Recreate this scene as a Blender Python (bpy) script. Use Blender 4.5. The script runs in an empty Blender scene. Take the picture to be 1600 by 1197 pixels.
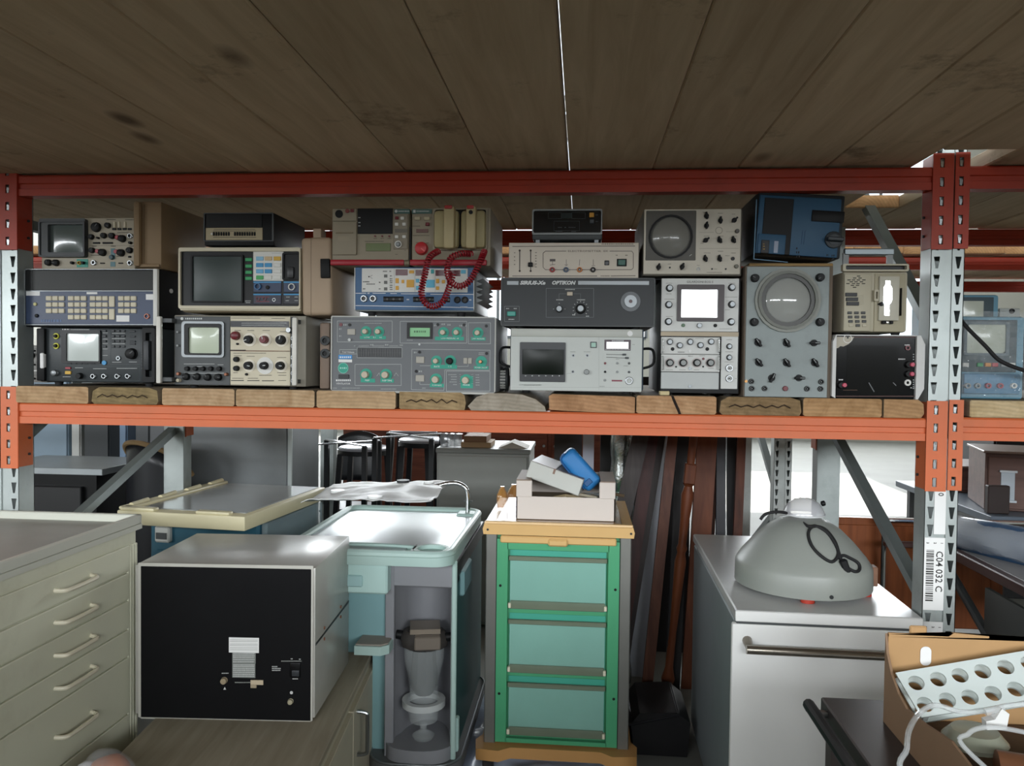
import bpy, bmesh, math, random
from mathutils import Vector, Matrix
random.seed(7)
SC = bpy.context.scene
COL = SC.collection
R = math.radians
# ------------------------------------------------------------------ camera
F, YAW, PITCH, ROLL = 1252.23, .0874, .0266, .0119
CAM = Vector((1.7371, -2.335, 1.5))
_fw = Vector((-math.sin(YAW) * math.cos(PITCH), math.cos(YAW) * math.cos(PITCH), -math.sin(PITCH)))
_r = Vector((math.cos(YAW), math.sin(YAW), 0)); _u = _r.cross(_fw)
_rr = _r * math.cos(ROLL) + _u * math.sin(ROLL); _uu = _u * math.cos(ROLL) - _r * math.sin(ROLL)
cd = bpy.data.cameras.new('camera'); cam = bpy.data.objects.new('camera', cd); COL.objects.link(cam)
cd.sensor_width = 36; cd.lens = F * 36 / 1600; cd.clip_start = .05; cd.clip_end = 200
cam.matrix_world = Matrix(((_rr.x, _uu.x, -_fw.x, CAM.x), (_rr.y, _uu.y, -_fw.y, CAM.y), (_rr.z, _uu.z, -_fw.z, CAM.z), (0, 0, 0, 1)))
SC.camera = cam
# ------------------------------------------------------------------ light and exposure
SC.view_settings.view_transform = 'Standard'; SC.view_settings.look = 'None'
SC.view_settings.gamma = 1; SC.view_settings.use_curve_mapping = False
SC.view_settings.exposure = 0.08
SC.cycles.max_bounces = 8; SC.cycles.diffuse_bounces = 4; SC.cycles.glossy_bounces = 4
SC.cycles.transmission_bounces = 8; SC.cycles.transparent_max_bounces = 12
SC.cycles.caustics_reflective = False; SC.cycles.caustics_refractive = False
SC.cycles.sample_clamp_indirect = 6
w = bpy.data.worlds.new('sky'); SC.world = w; w.use_nodes = True
w.node_tree.nodes['Background'].inputs[0].default_value = (.80, .90, 1, 1)
w.node_tree.nodes['Background'].inputs[1].default_value = 2.2
def area(name, loc, rot, sx, sy, watts, color=(.93, .97, 1)):
    l = bpy.data.lights.new(name, 'AREA'); l.shape = 'RECTANGLE'; l.size = sx; l.size_y = sy; l.energy = watts; l.color = color
    o = bpy.data.objects.new(name, l); o.location = loc; o.rotation_euler = rot; COL.objects.link(o); return o
# daylight in the window openings of the hall: (centre x, z, width, height) on the wall behind the photographer, and on the far wall
WIN_NEAR = [(4.3, 2.5, 4.4, 1.0), (-5.2, 2.5, 4.6, 1.0), (-.2, 2.55, 3.2, .9)]  # last opening behind the camera is added for soft frontal light
WIN_FAR = [(-4.5, 4.0, 4.0, 4.0), (1.0, 4.0, 4.0, 4.0), (6.5, 4.0, 4.0, 4.0)]
YN, YF, XL, XR, ZR = -6.5, 14.0, -8.0, 10.5, 6.5
L_NEAR, L_FAR = (92.0, 95.0, 85.0), 42.0
for i, (x, z, sx, sz) in enumerate(WIN_NEAR):
    area('daylight_near', (x, YN - .05, z), (R(90), 0, 0), sx, sz, L_NEAR[i] * sx * sz)
for i, (x, z, sx, sz) in enumerate(WIN_FAR):
    area('daylight_far', (x, YF + .05, z), (R(-90), 0, 0), sx, sz, L_FAR * sx * sz)
SKYL = [(4.6, 7.9, 2.6, 3.2), (-3.5, 11.6, 2.6, 3.4), (1.5, 11.0, 2.2, 4.6)]   # skylights in the roof: x, y, sx, sy
for x, y, sx, sy in SKYL:
    area('daylight_roof', (x, y, ZR + .05), (0, 0, 0), sx, sy, 12 * sx * sy)
sun = bpy.data.lights.new('sun', 'SUN'); sun.energy = 10; sun.angle = R(.6); sun.color = (1, .96, .9)
so = bpy.data.objects.new('sun', sun); so.rotation_euler = (R(-3), R(3), 0); COL.objects.link(so)

# ------------------------------------------------------------------ pixels of the photograph to points of the place
def ray(px, py): return _fw + _rr * ((px - 800) / F) - _uu * ((py - 598.5) / F)
def PY(px, py, Y):
    d = ray(px, py); return CAM + d * ((Y - CAM.y) / d.y)
def PZ(px, py, Z):
    d = ray(px, py); return CAM + d * ((Z - CAM.z) / d.z)
def PX(px, py, X):
    d = ray(px, py); return CAM + d * ((X - CAM.x) / d.x)
# ------------------------------------------------------------------ materials
def lin(h):
    h = h.lstrip('#'); c = [int(h[i:i + 2], 16) / 255 for i in (0, 2, 4)]
    return tuple(x / 12.92 if x <= .04045 else ((x + .055) / 1.055) ** 2.4 for x in c) + (1,)
MATS = {}
def mat(hexc, rough=.5, metal=0., var=.12, scale=9., bump=0., coat=0., trans=0., alpha=1., ior=1.45, dirt=None, dirt_amt=.0, name=None, spec=.5):
    key = (hexc, rough, metal, var, scale, bump, coat, trans, alpha, dirt, dirt_amt, spec)
    if key in MATS: return MATS[key]
    m = bpy.data.materials.new(name or 'surface_' + hexc.strip('#')); m.use_nodes = True
    nt = m.node_tree; b = nt.nodes['Principled BSDF']; N = nt.nodes.new; Lk = nt.links.new
    c = lin(hexc)
    b.inputs['Roughness'].default_value = rough; b.inputs['Metallic'].default_value = metal
    b.inputs['Coat Weight'].default_value = coat; b.inputs['Coat Roughness'].default_value = .06
    b.inputs['Transmission Weight'].default_value = trans; b.inputs['Alpha'].default_value = alpha; b.inputs['IOR'].default_value = ior
    b.inputs['Specular IOR Level'].default_value = spec
    tc = N('ShaderNodeTexCoord'); nz = N('ShaderNodeTexNoise'); nz.inputs['Scale'].default_value = scale; nz.inputs['Detail'].default_value = 5
    Lk(tc.outputs['Object'], nz.inputs['Vector'])
    mx = N('ShaderNodeMix'); mx.data_type = 'RGBA'
    lo = tuple(x * (1 - var) for x in c[:3]) + (1,); hi = tuple(min(1, x * (1 + var)) for x in c[:3]) + (1,)
    mx.inputs[6].default_value = lo; mx.inputs[7].default_value = hi
    Lk(nz.outputs['Fac'], mx.inputs[0]); out = mx.outputs[2]
    if dirt:
        n2 = N('ShaderNodeTexNoise'); n2.inputs['Scale'].default_value = scale * .45; n2.inputs['Detail'].default_value = 9; n2.inputs['Roughness'].default_value = .7
        Lk(tc.outputs['Object'], n2.inputs['Vector'])
        rp = N('ShaderNodeMapRange'); rp.inputs[1].default_value = .52; rp.inputs[2].default_value = .72; rp.inputs[4].default_value = dirt_amt
        Lk(n2.outputs['Fac'], rp.inputs[0]); m2 = N('ShaderNodeMix'); m2.data_type = 'RGBA'
        Lk(rp.outputs[0], m2.inputs[0]); Lk(out, m2.inputs[6]); m2.inputs[7].default_value = lin(dirt); out = m2.outputs[2]
    Lk(out, b.inputs['Base Color'])
    if bump:
        bp = N('ShaderNodeBump'); bp.inputs['Strength'].default_value = bump; bp.inputs['Distance'].default_value = .002
        n3 = N('ShaderNodeTexNoise'); n3.inputs['Scale'].default_value = scale * 6; Lk(tc.outputs['Object'], n3.inputs['Vector'])
        Lk(n3.outputs['Fac'], bp.inputs['Height']); Lk(bp.outputs[0], b.inputs['Normal'])
    MATS[key] = m; return m
def wood(hexc, hex2, axis='Y', rough=.75, knots=True, rings=False, scale=1., name='wood', stain=0.):
    key = ('wood', hexc, hex2, axis, rough, knots, rings, scale, stain)
    if key in MATS: return MATS[key]
    m = bpy.data.materials.new(name); m.use_nodes = True; nt = m.node_tree; b = nt.nodes['Principled BSDF']; N = nt.nodes.new; Lk = nt.links.new
    b.inputs['Roughness'].default_value = rough; b.inputs['Specular IOR Level'].default_value = .3
    tc = N('ShaderNodeTexCoord'); mp = N('ShaderNodeMapping'); oi = N('ShaderNodeObjectInfo'); ad = N('ShaderNodeVectorMath'); ad.operation = 'MULTIPLY_ADD'
    Lk(oi.outputs['Random'], ad.inputs[0]); ad.inputs[1].default_value = (37, 61, 13); Lk(tc.outputs['Object'], ad.inputs[2])
    s = {'X': (1.2, 16, 16), 'Y': (16, 1.2, 16), 'Z': (16, 16, 1.2)}[axis]
    mp.inputs['Scale'].default_value = tuple(v * scale for v in s); Lk(ad.outputs[0], mp.inputs['Vector'])
    nz = N('ShaderNodeTexNoise'); nz.inputs['Scale'].default_value = 1.6; nz.inputs['Detail'].default_value = 8; nz.inputs['Roughness'].default_value = .6; nz.inputs['Distortion'].default_value = .6
    Lk(mp.outputs[0], nz.inputs['Vector'])
    mx = N('ShaderNodeMix'); mx.data_type = 'RGBA'; mx.inputs[6].default_value = lin(hex2); mx.inputs[7].default_value = lin(hexc)
    rp = N('ShaderNodeMapRange'); rp.inputs[1].default_value = .32; rp.inputs[2].default_value = .66; Lk(nz.outputs['Fac'], rp.inputs[0]); Lk(rp.outputs[0], mx.inputs[0]); out = mx.outputs[2]
    hs = N('ShaderNodeHueSaturation'); mr = N('ShaderNodeMapRange'); mr.inputs[3].default_value = .9; mr.inputs[4].default_value = 1.12
    Lk(oi.outputs['Random'], mr.inputs[0]); Lk(mr.outputs[0], hs.inputs['Value']); Lk(out, hs.inputs['Color']); out = hs.outputs[0]
    if rings:
        wv = N('ShaderNodeTexWave'); wv.wave_type = 'RINGS'; wv.rings_direction = axis; wv.inputs['Scale'].default_value = 28; wv.inputs['Distortion'].default_value = 2.5; wv.inputs['Detail'].default_value = 3
        m3 = N('ShaderNodeVectorMath'); m3.operation = 'MULTIPLY_ADD'; Lk(oi.outputs['Random'], m3.inputs[0]); m3.inputs[1].default_value = (.24, 0, .16); Lk(tc.outputs['Object'], m3.inputs[2])
        Lk(m3.outputs[0], wv.inputs['Vector'])
        m2 = N('ShaderNodeMix'); m2.data_type = 'RGBA'; m2.blend_type = 'MULTIPLY'; m2.inputs[0].default_value = .16; Lk(out, m2.inputs[6]); Lk(wv.outputs['Color'], m2.inputs[7]); out = m2.outputs[2]
    if knots:
        vo = N('ShaderNodeTexVoronoi'); mp2 = N('ShaderNodeMapping'); s2 = {'X': (2.2, 5, 5), 'Y': (5, 2.2, 5), 'Z': (5, 5, 2.2)}[axis]; mp2.inputs['Scale'].default_value = s2; Lk(ad.outputs[0], mp2.inputs['Vector']); Lk(mp2.outputs[0], vo.inputs['Vector']); vo.inputs['Scale'].default_value = .8
        r2 = N('ShaderNodeMapRange'); r2.inputs[1].default_value = .15; r2.inputs[2].default_value = .07; r2.inputs[4].default_value = .8; Lk(vo.outputs['Distance'], r2.inputs[0])
        m4 = N('ShaderNodeMix'); m4.data_type = 'RGBA'; Lk(r2.outputs[0], m4.inputs[0]); Lk(out, m4.inputs[6]); m4.inputs[7].default_value = lin('#4a3526'); out = m4.outputs[2]
    if stain:
        n5 = N('ShaderNodeTexNoise'); n5.inputs['Scale'].default_value = 3.1; n5.inputs['Detail'].default_value = 9; n5.inputs['Roughness'].default_value = .72; Lk(ad.outputs[0], n5.inputs['Vector'])
        r5 = N('ShaderNodeMapRange'); r5.inputs[1].default_value = .585; r5.inputs[2].default_value = .68; r5.inputs[4].default_value = stain; Lk(n5.outputs['Fac'], r5.inputs[0])
        m6 = N('ShaderNodeMix'); m6.data_type = 'RGBA'; Lk(r5.outputs[0], m6.inputs[0]); Lk(out, m6.inputs[6]); m6.inputs[7].default_value = lin('#4f3d2b'); out = m6.outputs[2]
    Lk(out, b.inputs['Base Color'])
    bp = N('ShaderNodeBump'); bp.inputs['Strength'].default_value = .25; bp.inputs['Distance'].default_value = .002; Lk(nz.outputs['Fac'], bp.inputs['Height']); Lk(bp.outputs[0], b.inputs['Normal'])
    MATS[key] = m; return m
BLACK = mat('#111213', .5, var=.2, spec=.3); DARK = mat('#26282a', .5, var=.15); NEARBLK = mat('#0b0c0d', .35, var=.1, spec=.3)
WHITEP = mat('#dddcd6', .55, var=.05); PAPER = mat('#e8e8e6', .7, var=.03); STEEL = mat('#9a9d9e', .32, 1, .08); CHROME = mat('#d8dada', .12, 1, .03)
GLASS_DK = mat('#1c2321', .12, var=.1, coat=.6); SCREENDK = mat('#3a4340', .16, var=.08, coat=.5)
RUBBER = mat('#1d1d1e', .75, var=.1); PRINTW = mat('#c9ccca', .6, var=.05); PRINTB = mat('#2c2a28', .6, var=.05)
# ------------------------------------------------------------------ mesh building
class MB:
    def __init__(s): s.bm = bmesh.new()
    def box(s, x0, x1, y0, y1, z0, z1, bev=0, seg=1, M=None):
        r = bmesh.ops.create_cube(s.bm, size=1)
        T = Matrix.Translation(((x0 + x1) / 2, (y0 + y1) / 2, (z0 + z1) / 2)) @ Matrix.Diagonal((abs(x1 - x0), abs(y1 - y0), abs(z1 - z0), 1))
        bmesh.ops.transform(s.bm, matrix=T, verts=r['verts'])
        vs = r['verts']
        if bev:
            es = list({e for v in vs for e in v.link_edges})
            rr = bmesh.ops.bevel(s.bm, geom=es, offset=min(bev, .49 * min(abs(x1 - x0), abs(y1 - y0), abs(z1 - z0))), segments=seg, profile=.5, affect='EDGES')
            vs = list({v for f in rr['faces'] for v in f.verts} | {v for v in vs if v.is_valid})
        if M: bmesh.ops.transform(s.bm, matrix=M, verts=[v for v in vs if v.is_valid])
        return s
    def cyl(s, p0, p1, r0, r1=None, n=16, bev=0):
        p0, p1 = Vector(p0), Vector(p1); d = p1 - p0; r1 = r0 if r1 is None else r1
        q = d.to_track_quat('Z', 'Y').to_matrix().to_4x4(); q.translation = (p0 + p1) / 2
        bmesh.ops.create_cone(s.bm, cap_ends=True, segments=n, radius1=r0, radius2=max(r1, 1e-5), depth=d.length, matrix=q); return s
    def ring(s, c, ax, ro, ri, h, n=24):       # flat ring starting at c, height h along ax
        c, ax = Vector(c), Vector(ax).normalized(); return s.lathe([(ri, 0), (ro, 0), (ro, h), (ri, h), (ri, 0)], c, ax, n)
    def lathe(s, prof, c=(0, 0, 0), ax=(0, 0, 1), n=24, sx=1, sy=1):
        c = Vector(c); q = Vector(ax).normalized().to_track_quat('Z', 'Y'); rows = []
        for r, z in prof:
            if r < 1e-6: rows.append([s.bm.verts.new(c + q @ Vector((0, 0, z)))])
            else: rows.append([s.bm.verts.new(c + q @ Vector((r * sx * math.cos(2 * math.pi * i / n), r * sy * math.sin(2 * math.pi * i / n), z))) for i in range(n)])
        for a, b in zip(rows, rows[1:]):
            for i in range(n):
                j = (i + 1) % n
                v = [a[0]] if len(a) == 1 else [a[i], a[j]]
                v += [b[0]] if len(b) == 1 else [b[j], b[i]]
                if len(v) > 2:
                    try: s.bm.faces.new(v)
                    except ValueError: pass
        return s
    def tube(s, pts, r, n=8, closed=False, caps=True):
        pts = [Vector(p) for p in pts]; rows = []; up = None; k = len(pts)
        for i, p in enumerate(pts):
            t = (pts[(i + 1) % k if closed else min(i + 1, k - 1)] - pts[(i - 1) % k if closed else max(i - 1, 0)]).normalized()
            if up is None: up = t.orthogonal().normalized()
            else: up = (up - t * up.dot(t)); up = up.normalized() if up.length > 1e-6 else t.orthogonal().normalized()
            b = t.cross(up); rad = r[i] if isinstance(r, (list, tuple)) else r
            rows.append([s.bm.verts.new(p + (up * math.cos(2 * math.pi * a / n) + b * math.sin(2 * math.pi * a / n)) * rad) for a in range(n)])
        for i in range(k if closed else k - 1):
            a, b = rows[i], rows[(i + 1) % k]
            for j in range(n): s.bm.faces.new((a[j], a[(j + 1) % n], b[(j + 1) % n], b[j]))
        if caps and not closed: s.bm.faces.new(rows[0][::-1]); s.bm.faces.new(rows[-1])
        return s
    def prism(s, poly, a0, a1, plane='XZ', M=None):    # outline poly extruded along the third axis
        def P(u, v, w): return {'XZ': (u, w, v), 'YZ': (w, u, v), 'XY': (u, v, w)}[plane]
        A = [s.bm.verts.new(P(u, v, a0)) for u, v in poly]; B = [s.bm.verts.new(P(u, v, a1)) for u, v in poly]; n = len(poly)
        s.bm.faces.new(A); s.bm.faces.new(B[::-1])
        for i in range(n): s.bm.faces.new((A[i], B[i], B[(i + 1) % n], A[(i + 1) % n]))
        if M: bmesh.ops.transform(s.bm, matrix=M, verts=A + B)
        return s
    def hexa(s, lo, hi):            # eight corners: four low, four high, in the same turn
        A = [s.bm.verts.new(p) for p in lo]; B = [s.bm.verts.new(p) for p in hi]
        s.bm.faces.new(A[::-1]); s.bm.faces.new(B)
        for i in range(4): s.bm.faces.new((A[i], A[(i + 1) % 4], B[(i + 1) % 4], B[i]))
        return s
    def grid(s, fn, nu, nv):
        V = [[s.bm.verts.new(fn(i / nu, j / nv)) for i in range(nu + 1)] for j in range(nv + 1)]
        for j in range(nv):
            for i in range(nu): s.bm.faces.new((V[j][i], V[j][i + 1], V[j + 1][i + 1], V[j + 1][i]))
        return s
    def mesh(s, mats, smooth=35, endaxis=None):
        bmesh.ops.recalc_face_normals(s.bm, faces=s.bm.faces)
        me = bpy.data.meshes.new('m')
        for m in (mats if isinstance(mats, (list, tuple)) else [mats]): me.materials.append(m)
        if endaxis is not None:
            for f in s.bm.faces:
                if abs(f.normal[endaxis]) > .7: f.material_index = 1
        if smooth:
            for f in s.bm.faces: f.smooth = True
        s.bm.to_mesh(me); s.bm.free()
        if smooth: me.set_sharp_from_angle(angle=R(smooth))
        return me
    def build(s, name, mats, parent=None, smooth=35, endaxis=None, **kw):
        me = s.mesh(mats, smooth, endaxis); me.name = name
        return link(name, me, parent, **kw)
def link(name, me, parent=None, label=None, cat=None, group=None, kind=None):
    o = bpy.data.objects.new(name, me); COL.objects.link(o)
    if parent: o.parent = parent
    return tag(o, label, cat, group, kind)
def tag(o, label=None, cat=None, group=None, kind=None):
    for k, v in (('label', label), ('category', cat), ('group', group), ('kind', kind)):
        if v: o[k] = v
    return o
def thing(name, label, cat, loc=(0, 0, 0), rz=0, group=None, kind=None, rot=None):
    o = bpy.data.objects.new(name, None); COL.objects.link(o); o.empty_display_size = .05; o.location = loc
    o.rotation_euler = rot or (0, 0, rz); return tag(o, label, cat, group, kind)
def text_mesh(body, size, shear=0, bold=0, ext=.0004, align='CENTER'):
    cu = bpy.data.curves.new('t', 'FONT'); cu.body = body; cu.size = size; cu.shear = shear; cu.offset = bold; cu.extrude = ext
    cu.align_x = align; cu.align_y = 'CENTER'; cu.resolution_u = 2
    ob = bpy.data.objects.new('t', cu); me = bpy.data.meshes.new_from_object(ob); bpy.data.objects.remove(ob); bpy.data.curves.remove(cu)
    return me
def plate_mesh(outer, holes, thick):   # flat plate in XY with real holes, thickness along z
    cu = bpy.data.curves.new('p', 'CURVE'); cu.dimensions = '2D'; cu.fill_mode = 'BOTH'; cu.extrude = thick / 2
    for pl in [outer] + holes:
        sp = cu.splines.new('POLY'); sp.points.add(len(pl) - 1); sp.use_cyclic_u = True
        for i, p in enumerate(pl): sp.points[i].co = (p[0], p[1], 0, 1)
    ob = bpy.data.objects.new('p', cu); me = bpy.data.meshes.new_from_object(ob); bpy.data.objects.remove(ob); bpy.data.curves.remove(cu)
    return me
def circ(x, y, r, n=20): return [(x + r * math.cos(2 * math.pi * i / n), y + r * math.sin(2 * math.pi * i / n)) for i in range(n)]
def rrect(x0, y0, x1, y1, r, n=4):
    P = []
    for cx, cy, a in ((x1 - r, y1 - r, 0), (x0 + r, y1 - r, 90), (x0 + r, y0 + r, 180), (x1 - r, y0 + r, 270)):
        P += [(cx + r * math.cos(R(a + 90 * i / n)), cy + r * math.sin(R(a + 90 * i / n))) for i in range(n + 1)]
    return P
def smooth_path(P, n=8):
    P = [Vector(p) for p in P]; out = []
    for i in range(len(P) - 1):
        a, b, c, d = P[max(i - 1, 0)], P[i], P[i + 1], P[min(i + 2, len(P) - 1)]
        for k in range(n):
            t = k / n; out.append(.5 * ((2 * b) + (c - a) * t + (2 * a - 5 * b + 4 * c - d) * t * t + (3 * b - a - 3 * c + d) * t ** 3))
    return out + [P[-1]]
def copy_tree(o, parent=None):
    c = o.copy(); COL.objects.link(c)
    if parent: c.parent = parent
    for ch in list(o.children): copy_tree(ch, c)
    return c
# ================================================================== the hall: floor, walls, roof
def struct(name, mb, m, **k): return mb.build(name, m, None, kind='structure', **k)
CONC = mat('#82827d', .62, var=.18, scale=1.3, bump=.1, dirt='#5d5b56', dirt_amt=.35, spec=.3)
WALL = mat('#a8a79f', .85, var=.1, scale=1.2)
struct('floor', MB().box(XL, XR, YN, YF, -.1, 0), CONC)
def wall_y(name, y0, y1, wins):
    mb = MB(); xs = sorted(wins); prev = XL
    for x, z, sx, sz in xs:
        mb.box(prev, x - sx / 2, y0, y1, 0, ZR); mb.box(x - sx / 2, x + sx / 2, y0, y1, 0, z - sz / 2); mb.box(x - sx / 2, x + sx / 2, y0, y1, z + sz / 2, ZR); prev = x + sx / 2
    mb.box(prev, XR, y0, y1, 0, ZR); return struct(name, mb, WALL)
wall_y('wall_front', YN - .2, YN, WIN_NEAR); wall_y('wall_back', YF, YF + .2, WIN_FAR)
struct('wall_left', MB().box(XL - .2, XL, YN - .2, YF + .2, 0, ZR), WALL); struct('wall_right', MB().box(XR, XR + .2, YN - .2, YF + .2, 0, ZR), WALL)
struct('added_shade_wall', MB().box(-5.5, 2.5, -3.75, -3.55, 0, 1.55), WALL)      # unseen low partition, added to shade the lower part of the scene
n_w = 0
for wins, y in ((WIN_NEAR, YN - .02), (WIN_FAR, YF + .02)):        # window bars
    for x, z, sx, sz in wins:
        n_w += 1; fr = MB()
        for i in range(5): fr.box(x - sx / 2 + i * sx / 4 - .03, x - sx / 2 + i * sx / 4 + .03, y - .03, y + .03, z - sz / 2, z + sz / 2)
        for k in range(3): fr.box(x - sx / 2, x + sx / 2, y - .03, y + .03, z - sz / 2 + k * sz / 2 - .03, z - sz / 2 + k * sz / 2 + .03)
        struct('window_%d' % n_w, fr, mat('#5d6366', .5))
ro = plate_mesh([(XL, YN), (XR, YN), (XR, YF), (XL, YF)], [[(x - sx / 2, y - sy / 2), (x + sx / 2, y - sy / 2), (x + sx / 2, y + sy / 2), (x - sx / 2, y + sy / 2)] for x, y, sx, sy in SKYL], .1)
ro.materials.append(mat('#9a9a94', .8)); o = link('roof', ro, kind='structure'); o.location.z = ZR + .1

# ================================================================== plank deck overhead, carried by the racks (front, over the aisle, over the row behind)
PLK = wood('#cdb99c', '#b7a285', 'Y', .8, stain=.55, name='deck_plank'); PLK_END = wood('#c79e70', '#b0855a', 'Y', .85, knots=False, rings=True, name='plank_end')
deck = thing('ceiling', None, None, kind='structure')
ZD = 2.058
edges = [-2.14 + .24 * i for i in range(0, 30)]
edges = [-1.66, -1.42, -1.18, -.94, -.7, -.46, -.22, .02, .26, .50, .74, .982, 1.208, 1.450, 1.690, 1.930, 2.170, 2.415, 2.657, 2.845, 3.08, 3.32, 3.56, 3.8, 4.04, 4.28, 4.52]
gaps = {1.690: .0042}
for a, b in zip(edges, edges[1:]):
    g = gaps.get(b, .0006); g0 = gaps.get(a, .0006)
    x0, x1 = a + g0 / 2, b - g / 2; dz = random.uniform(0, .004); mid = (x0 + x1) / 2; h = .045
    def plank(y0, y1):
        MB().box(x0 - mid, x1 - mid, y0, y1, 0, h, bev=.004).build('plank', [PLK, PLK_END], deck, smooth=0, endaxis=1).location = (mid, 0, ZD + dz)
    if abs(a - 2.657) < .01:
        plank(-3.5, -.155)                              # open round the upright
        plank(.62, 1.08)
    else: plank(-3.5, 1.08)
    plank(1.82, 3.0)
# ================================================================== pallet racking
GALV = mat('#a9b0ae', .42, .55, .12, 14, dirt='#7d8684', dirt_amt=.4); GALV_D = mat('#7d8584', .5, .5, .12, 14)
ORANGE = mat('#cf6a3e', .45, 0, .08, 9, dirt='#9a623c', dirt_amt=.3); RED = mat('#b23a22', .45, 0, .12, 12, dirt='#7a3522', dirt_amt=.4)
ZL0, ZL1, ZU0, ZU1 = 1.2916, 1.3553, 1.9905, 2.056
UW = .09
def teardrop_strip(mb, x0, x1, y, z0, z1, hx, zoff, w1=.017, w2=.006, hh=.033, p=.05, t=.0022):
    """sheet strip with a column of tapering slots, slots are real openings"""
    z = zoff
    while z > z0: z -= p
    def cell(za, zb, hole):
        if not hole: mb.box(x0, x1, y, y + t, za, zb); return
        zc = (za + zb) / 2; c = [(x0, za), (x1, za), (x1, zb), (x0, zb)]
        q = [(hx - w2 / 2, zc - hh / 2), (hx + w2 / 2, zc - hh / 2), (hx + w1 / 2, zc + hh / 2), (hx - w1 / 2, zc + hh / 2)]
        for yy in (y, y + t):
            A = [mb.bm.verts.new((u, yy, v)) for u, v in c]; B = [mb.bm.verts.new((u, yy, v)) for u, v in q]
            for i in range(4): mb.bm.faces.new((A[i], A[(i + 1) % 4], B[(i + 1) % 4], B[i]))
            if yy == y: B0 = B
        for i in range(4): mb.bm.faces.new((B0[i], B0[(i + 1) % 4], B[(i + 1) % 4], B[i]))
    z += p
    mb.box(x0, x1, y, y + t, z0, z) if z > z0 + 1e-4 else None
    while z + p <= z1: cell(z, z + p, True); z += p
    if z < z1 - 1e-4: mb.box(x0, x1, y, y + t, z, z1)
    return mb
def post(parent, x0, y0, z1, dirn=1, slots=True, name='post'):
    """front or rear post at x0..x0+UW, its slotted face at y0, body running dirn in y"""
    mb = MB(); x1 = x0 + UW; d = dirn
    if slots:
        teardrop_strip(mb, x0, x0 + .030, y0, .02, z1, x0 + .0165, .015); teardrop_strip(mb, x1 - .030, x1, y0, .02, z1, x1 - .0165, .015)
        mb.box(x0 + .031, x1 - .031, y0 + .004 * d, y0 + .006 * d, .02, z1)
        for a in (x0 + .030, x1 - .032): mb.box(a, a + .002, y0, y0 + .006 * d, .02, z1)
    else: mb.box(x0 + .012, x1 - .012, y0, y0 + .003 * d, .02, z1)
    for a in (x0, x1 - .002): mb.box(a, a + .002, y0, y0 + .07 * d, .02, z1)
    mb.box(x0, x1, y0 + .068 * d, y0 + .07 * d, .02, z1)  # closing web added to keep the slots dark; real uprights are open behind
    mb.box(x0 - .01, x1 + .01, min(y0 - .01 * d, y0 + .08 * d), max(y0 - .01 * d, y0 + .08 * d), .0, .02)
    o = mb.build(name, GALV, parent); return o
def brace(parent, x, ya, za, yb, zb, w=.034, t=.03):
    a, b = Vector((x, ya, za)), Vector((x, yb, zb)); d = b - a
    M = d.to_track_quat('Z', 'X').to_matrix().to_4x4(); M.translation = a; n = d.length
    mb = MB(); mb.box(-t / 2, t / 2, -w / 2, w / 2, 0, n, M=M); return mb.build('brace', GALV_D, parent)
def upright_frame(label, x0, yf, yr, z1, braces):
    t = thing('rack_upright', label, 'rack frame', (0, 0, 0), group='uprights of the racking')
    post(t, x0, yf, z1, 1); post(t, x0, yr + .05, z1, -1)
    for ya, za, yb, zb in braces: brace(t, x0 + UW / 2, ya, za, yb, zb)
    return t
fr_l = upright_frame('galvanised slotted rack upright at left edge of the photo', -.09, 0, 1.05, 2.12, [(.08, .825, 1.02, 1.182), (.10, .15, 1.02, .68), (.1, 1.25, 1.02, 1.75), (.1, 1.92, 1.02, 1.92)])
fr_r = upright_frame('galvanised slotted rack upright with barcode labels, right of the instruments', 2.70, 0, 1.05, 2.2, [(1.0, 1.25, .08, .81), (1.0, .68, .08, .15), (.73, 2.14, .08, 1.605)])
fr_b = upright_frame('galvanised slotted upright of the rack row behind, seen beyond the dome lamp', 2.73, 1.90, 2.9, 2.1, [(1.97, .80, 2.85, 1.35), (1.97, .74, 2.85, .3)])
fr_c = upright_frame('galvanised slotted upright of the rack row behind, seen left of the grey panel', .0, 1.95, 2.9, 2.1, [(2.0, 1.05, 2.85, .55)])
BEAM_PROF = [(0, 0), (0, .021), (.004, .0225), (.004, .036), (.0015, .0375), (0, .0385), (0, .0585), (.005, .0637), (.045, .0637), (.045, 0)]
def slot_plate(mb, x0, x1, y, z0, z1, hx, n=5, w=.012, hh=.026, t=.004):
    p = (z1 - z0) / n
    for i in range(n):
        za, zb = z0 + i * p, z0 + (i + 1) * p; zc = (za + zb) / 2
        mb.box(x0, hx - w / 2, y - t, y, za, zb); mb.box(hx + w / 2, x1, y - t, y, za, zb)
        mb.box(hx - w / 2, hx + w / 2, y - t, y, za, zc - hh / 2); mb.box(hx - w / 2, hx + w / 2, y - t, y, zc + hh / 2, zb)
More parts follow.
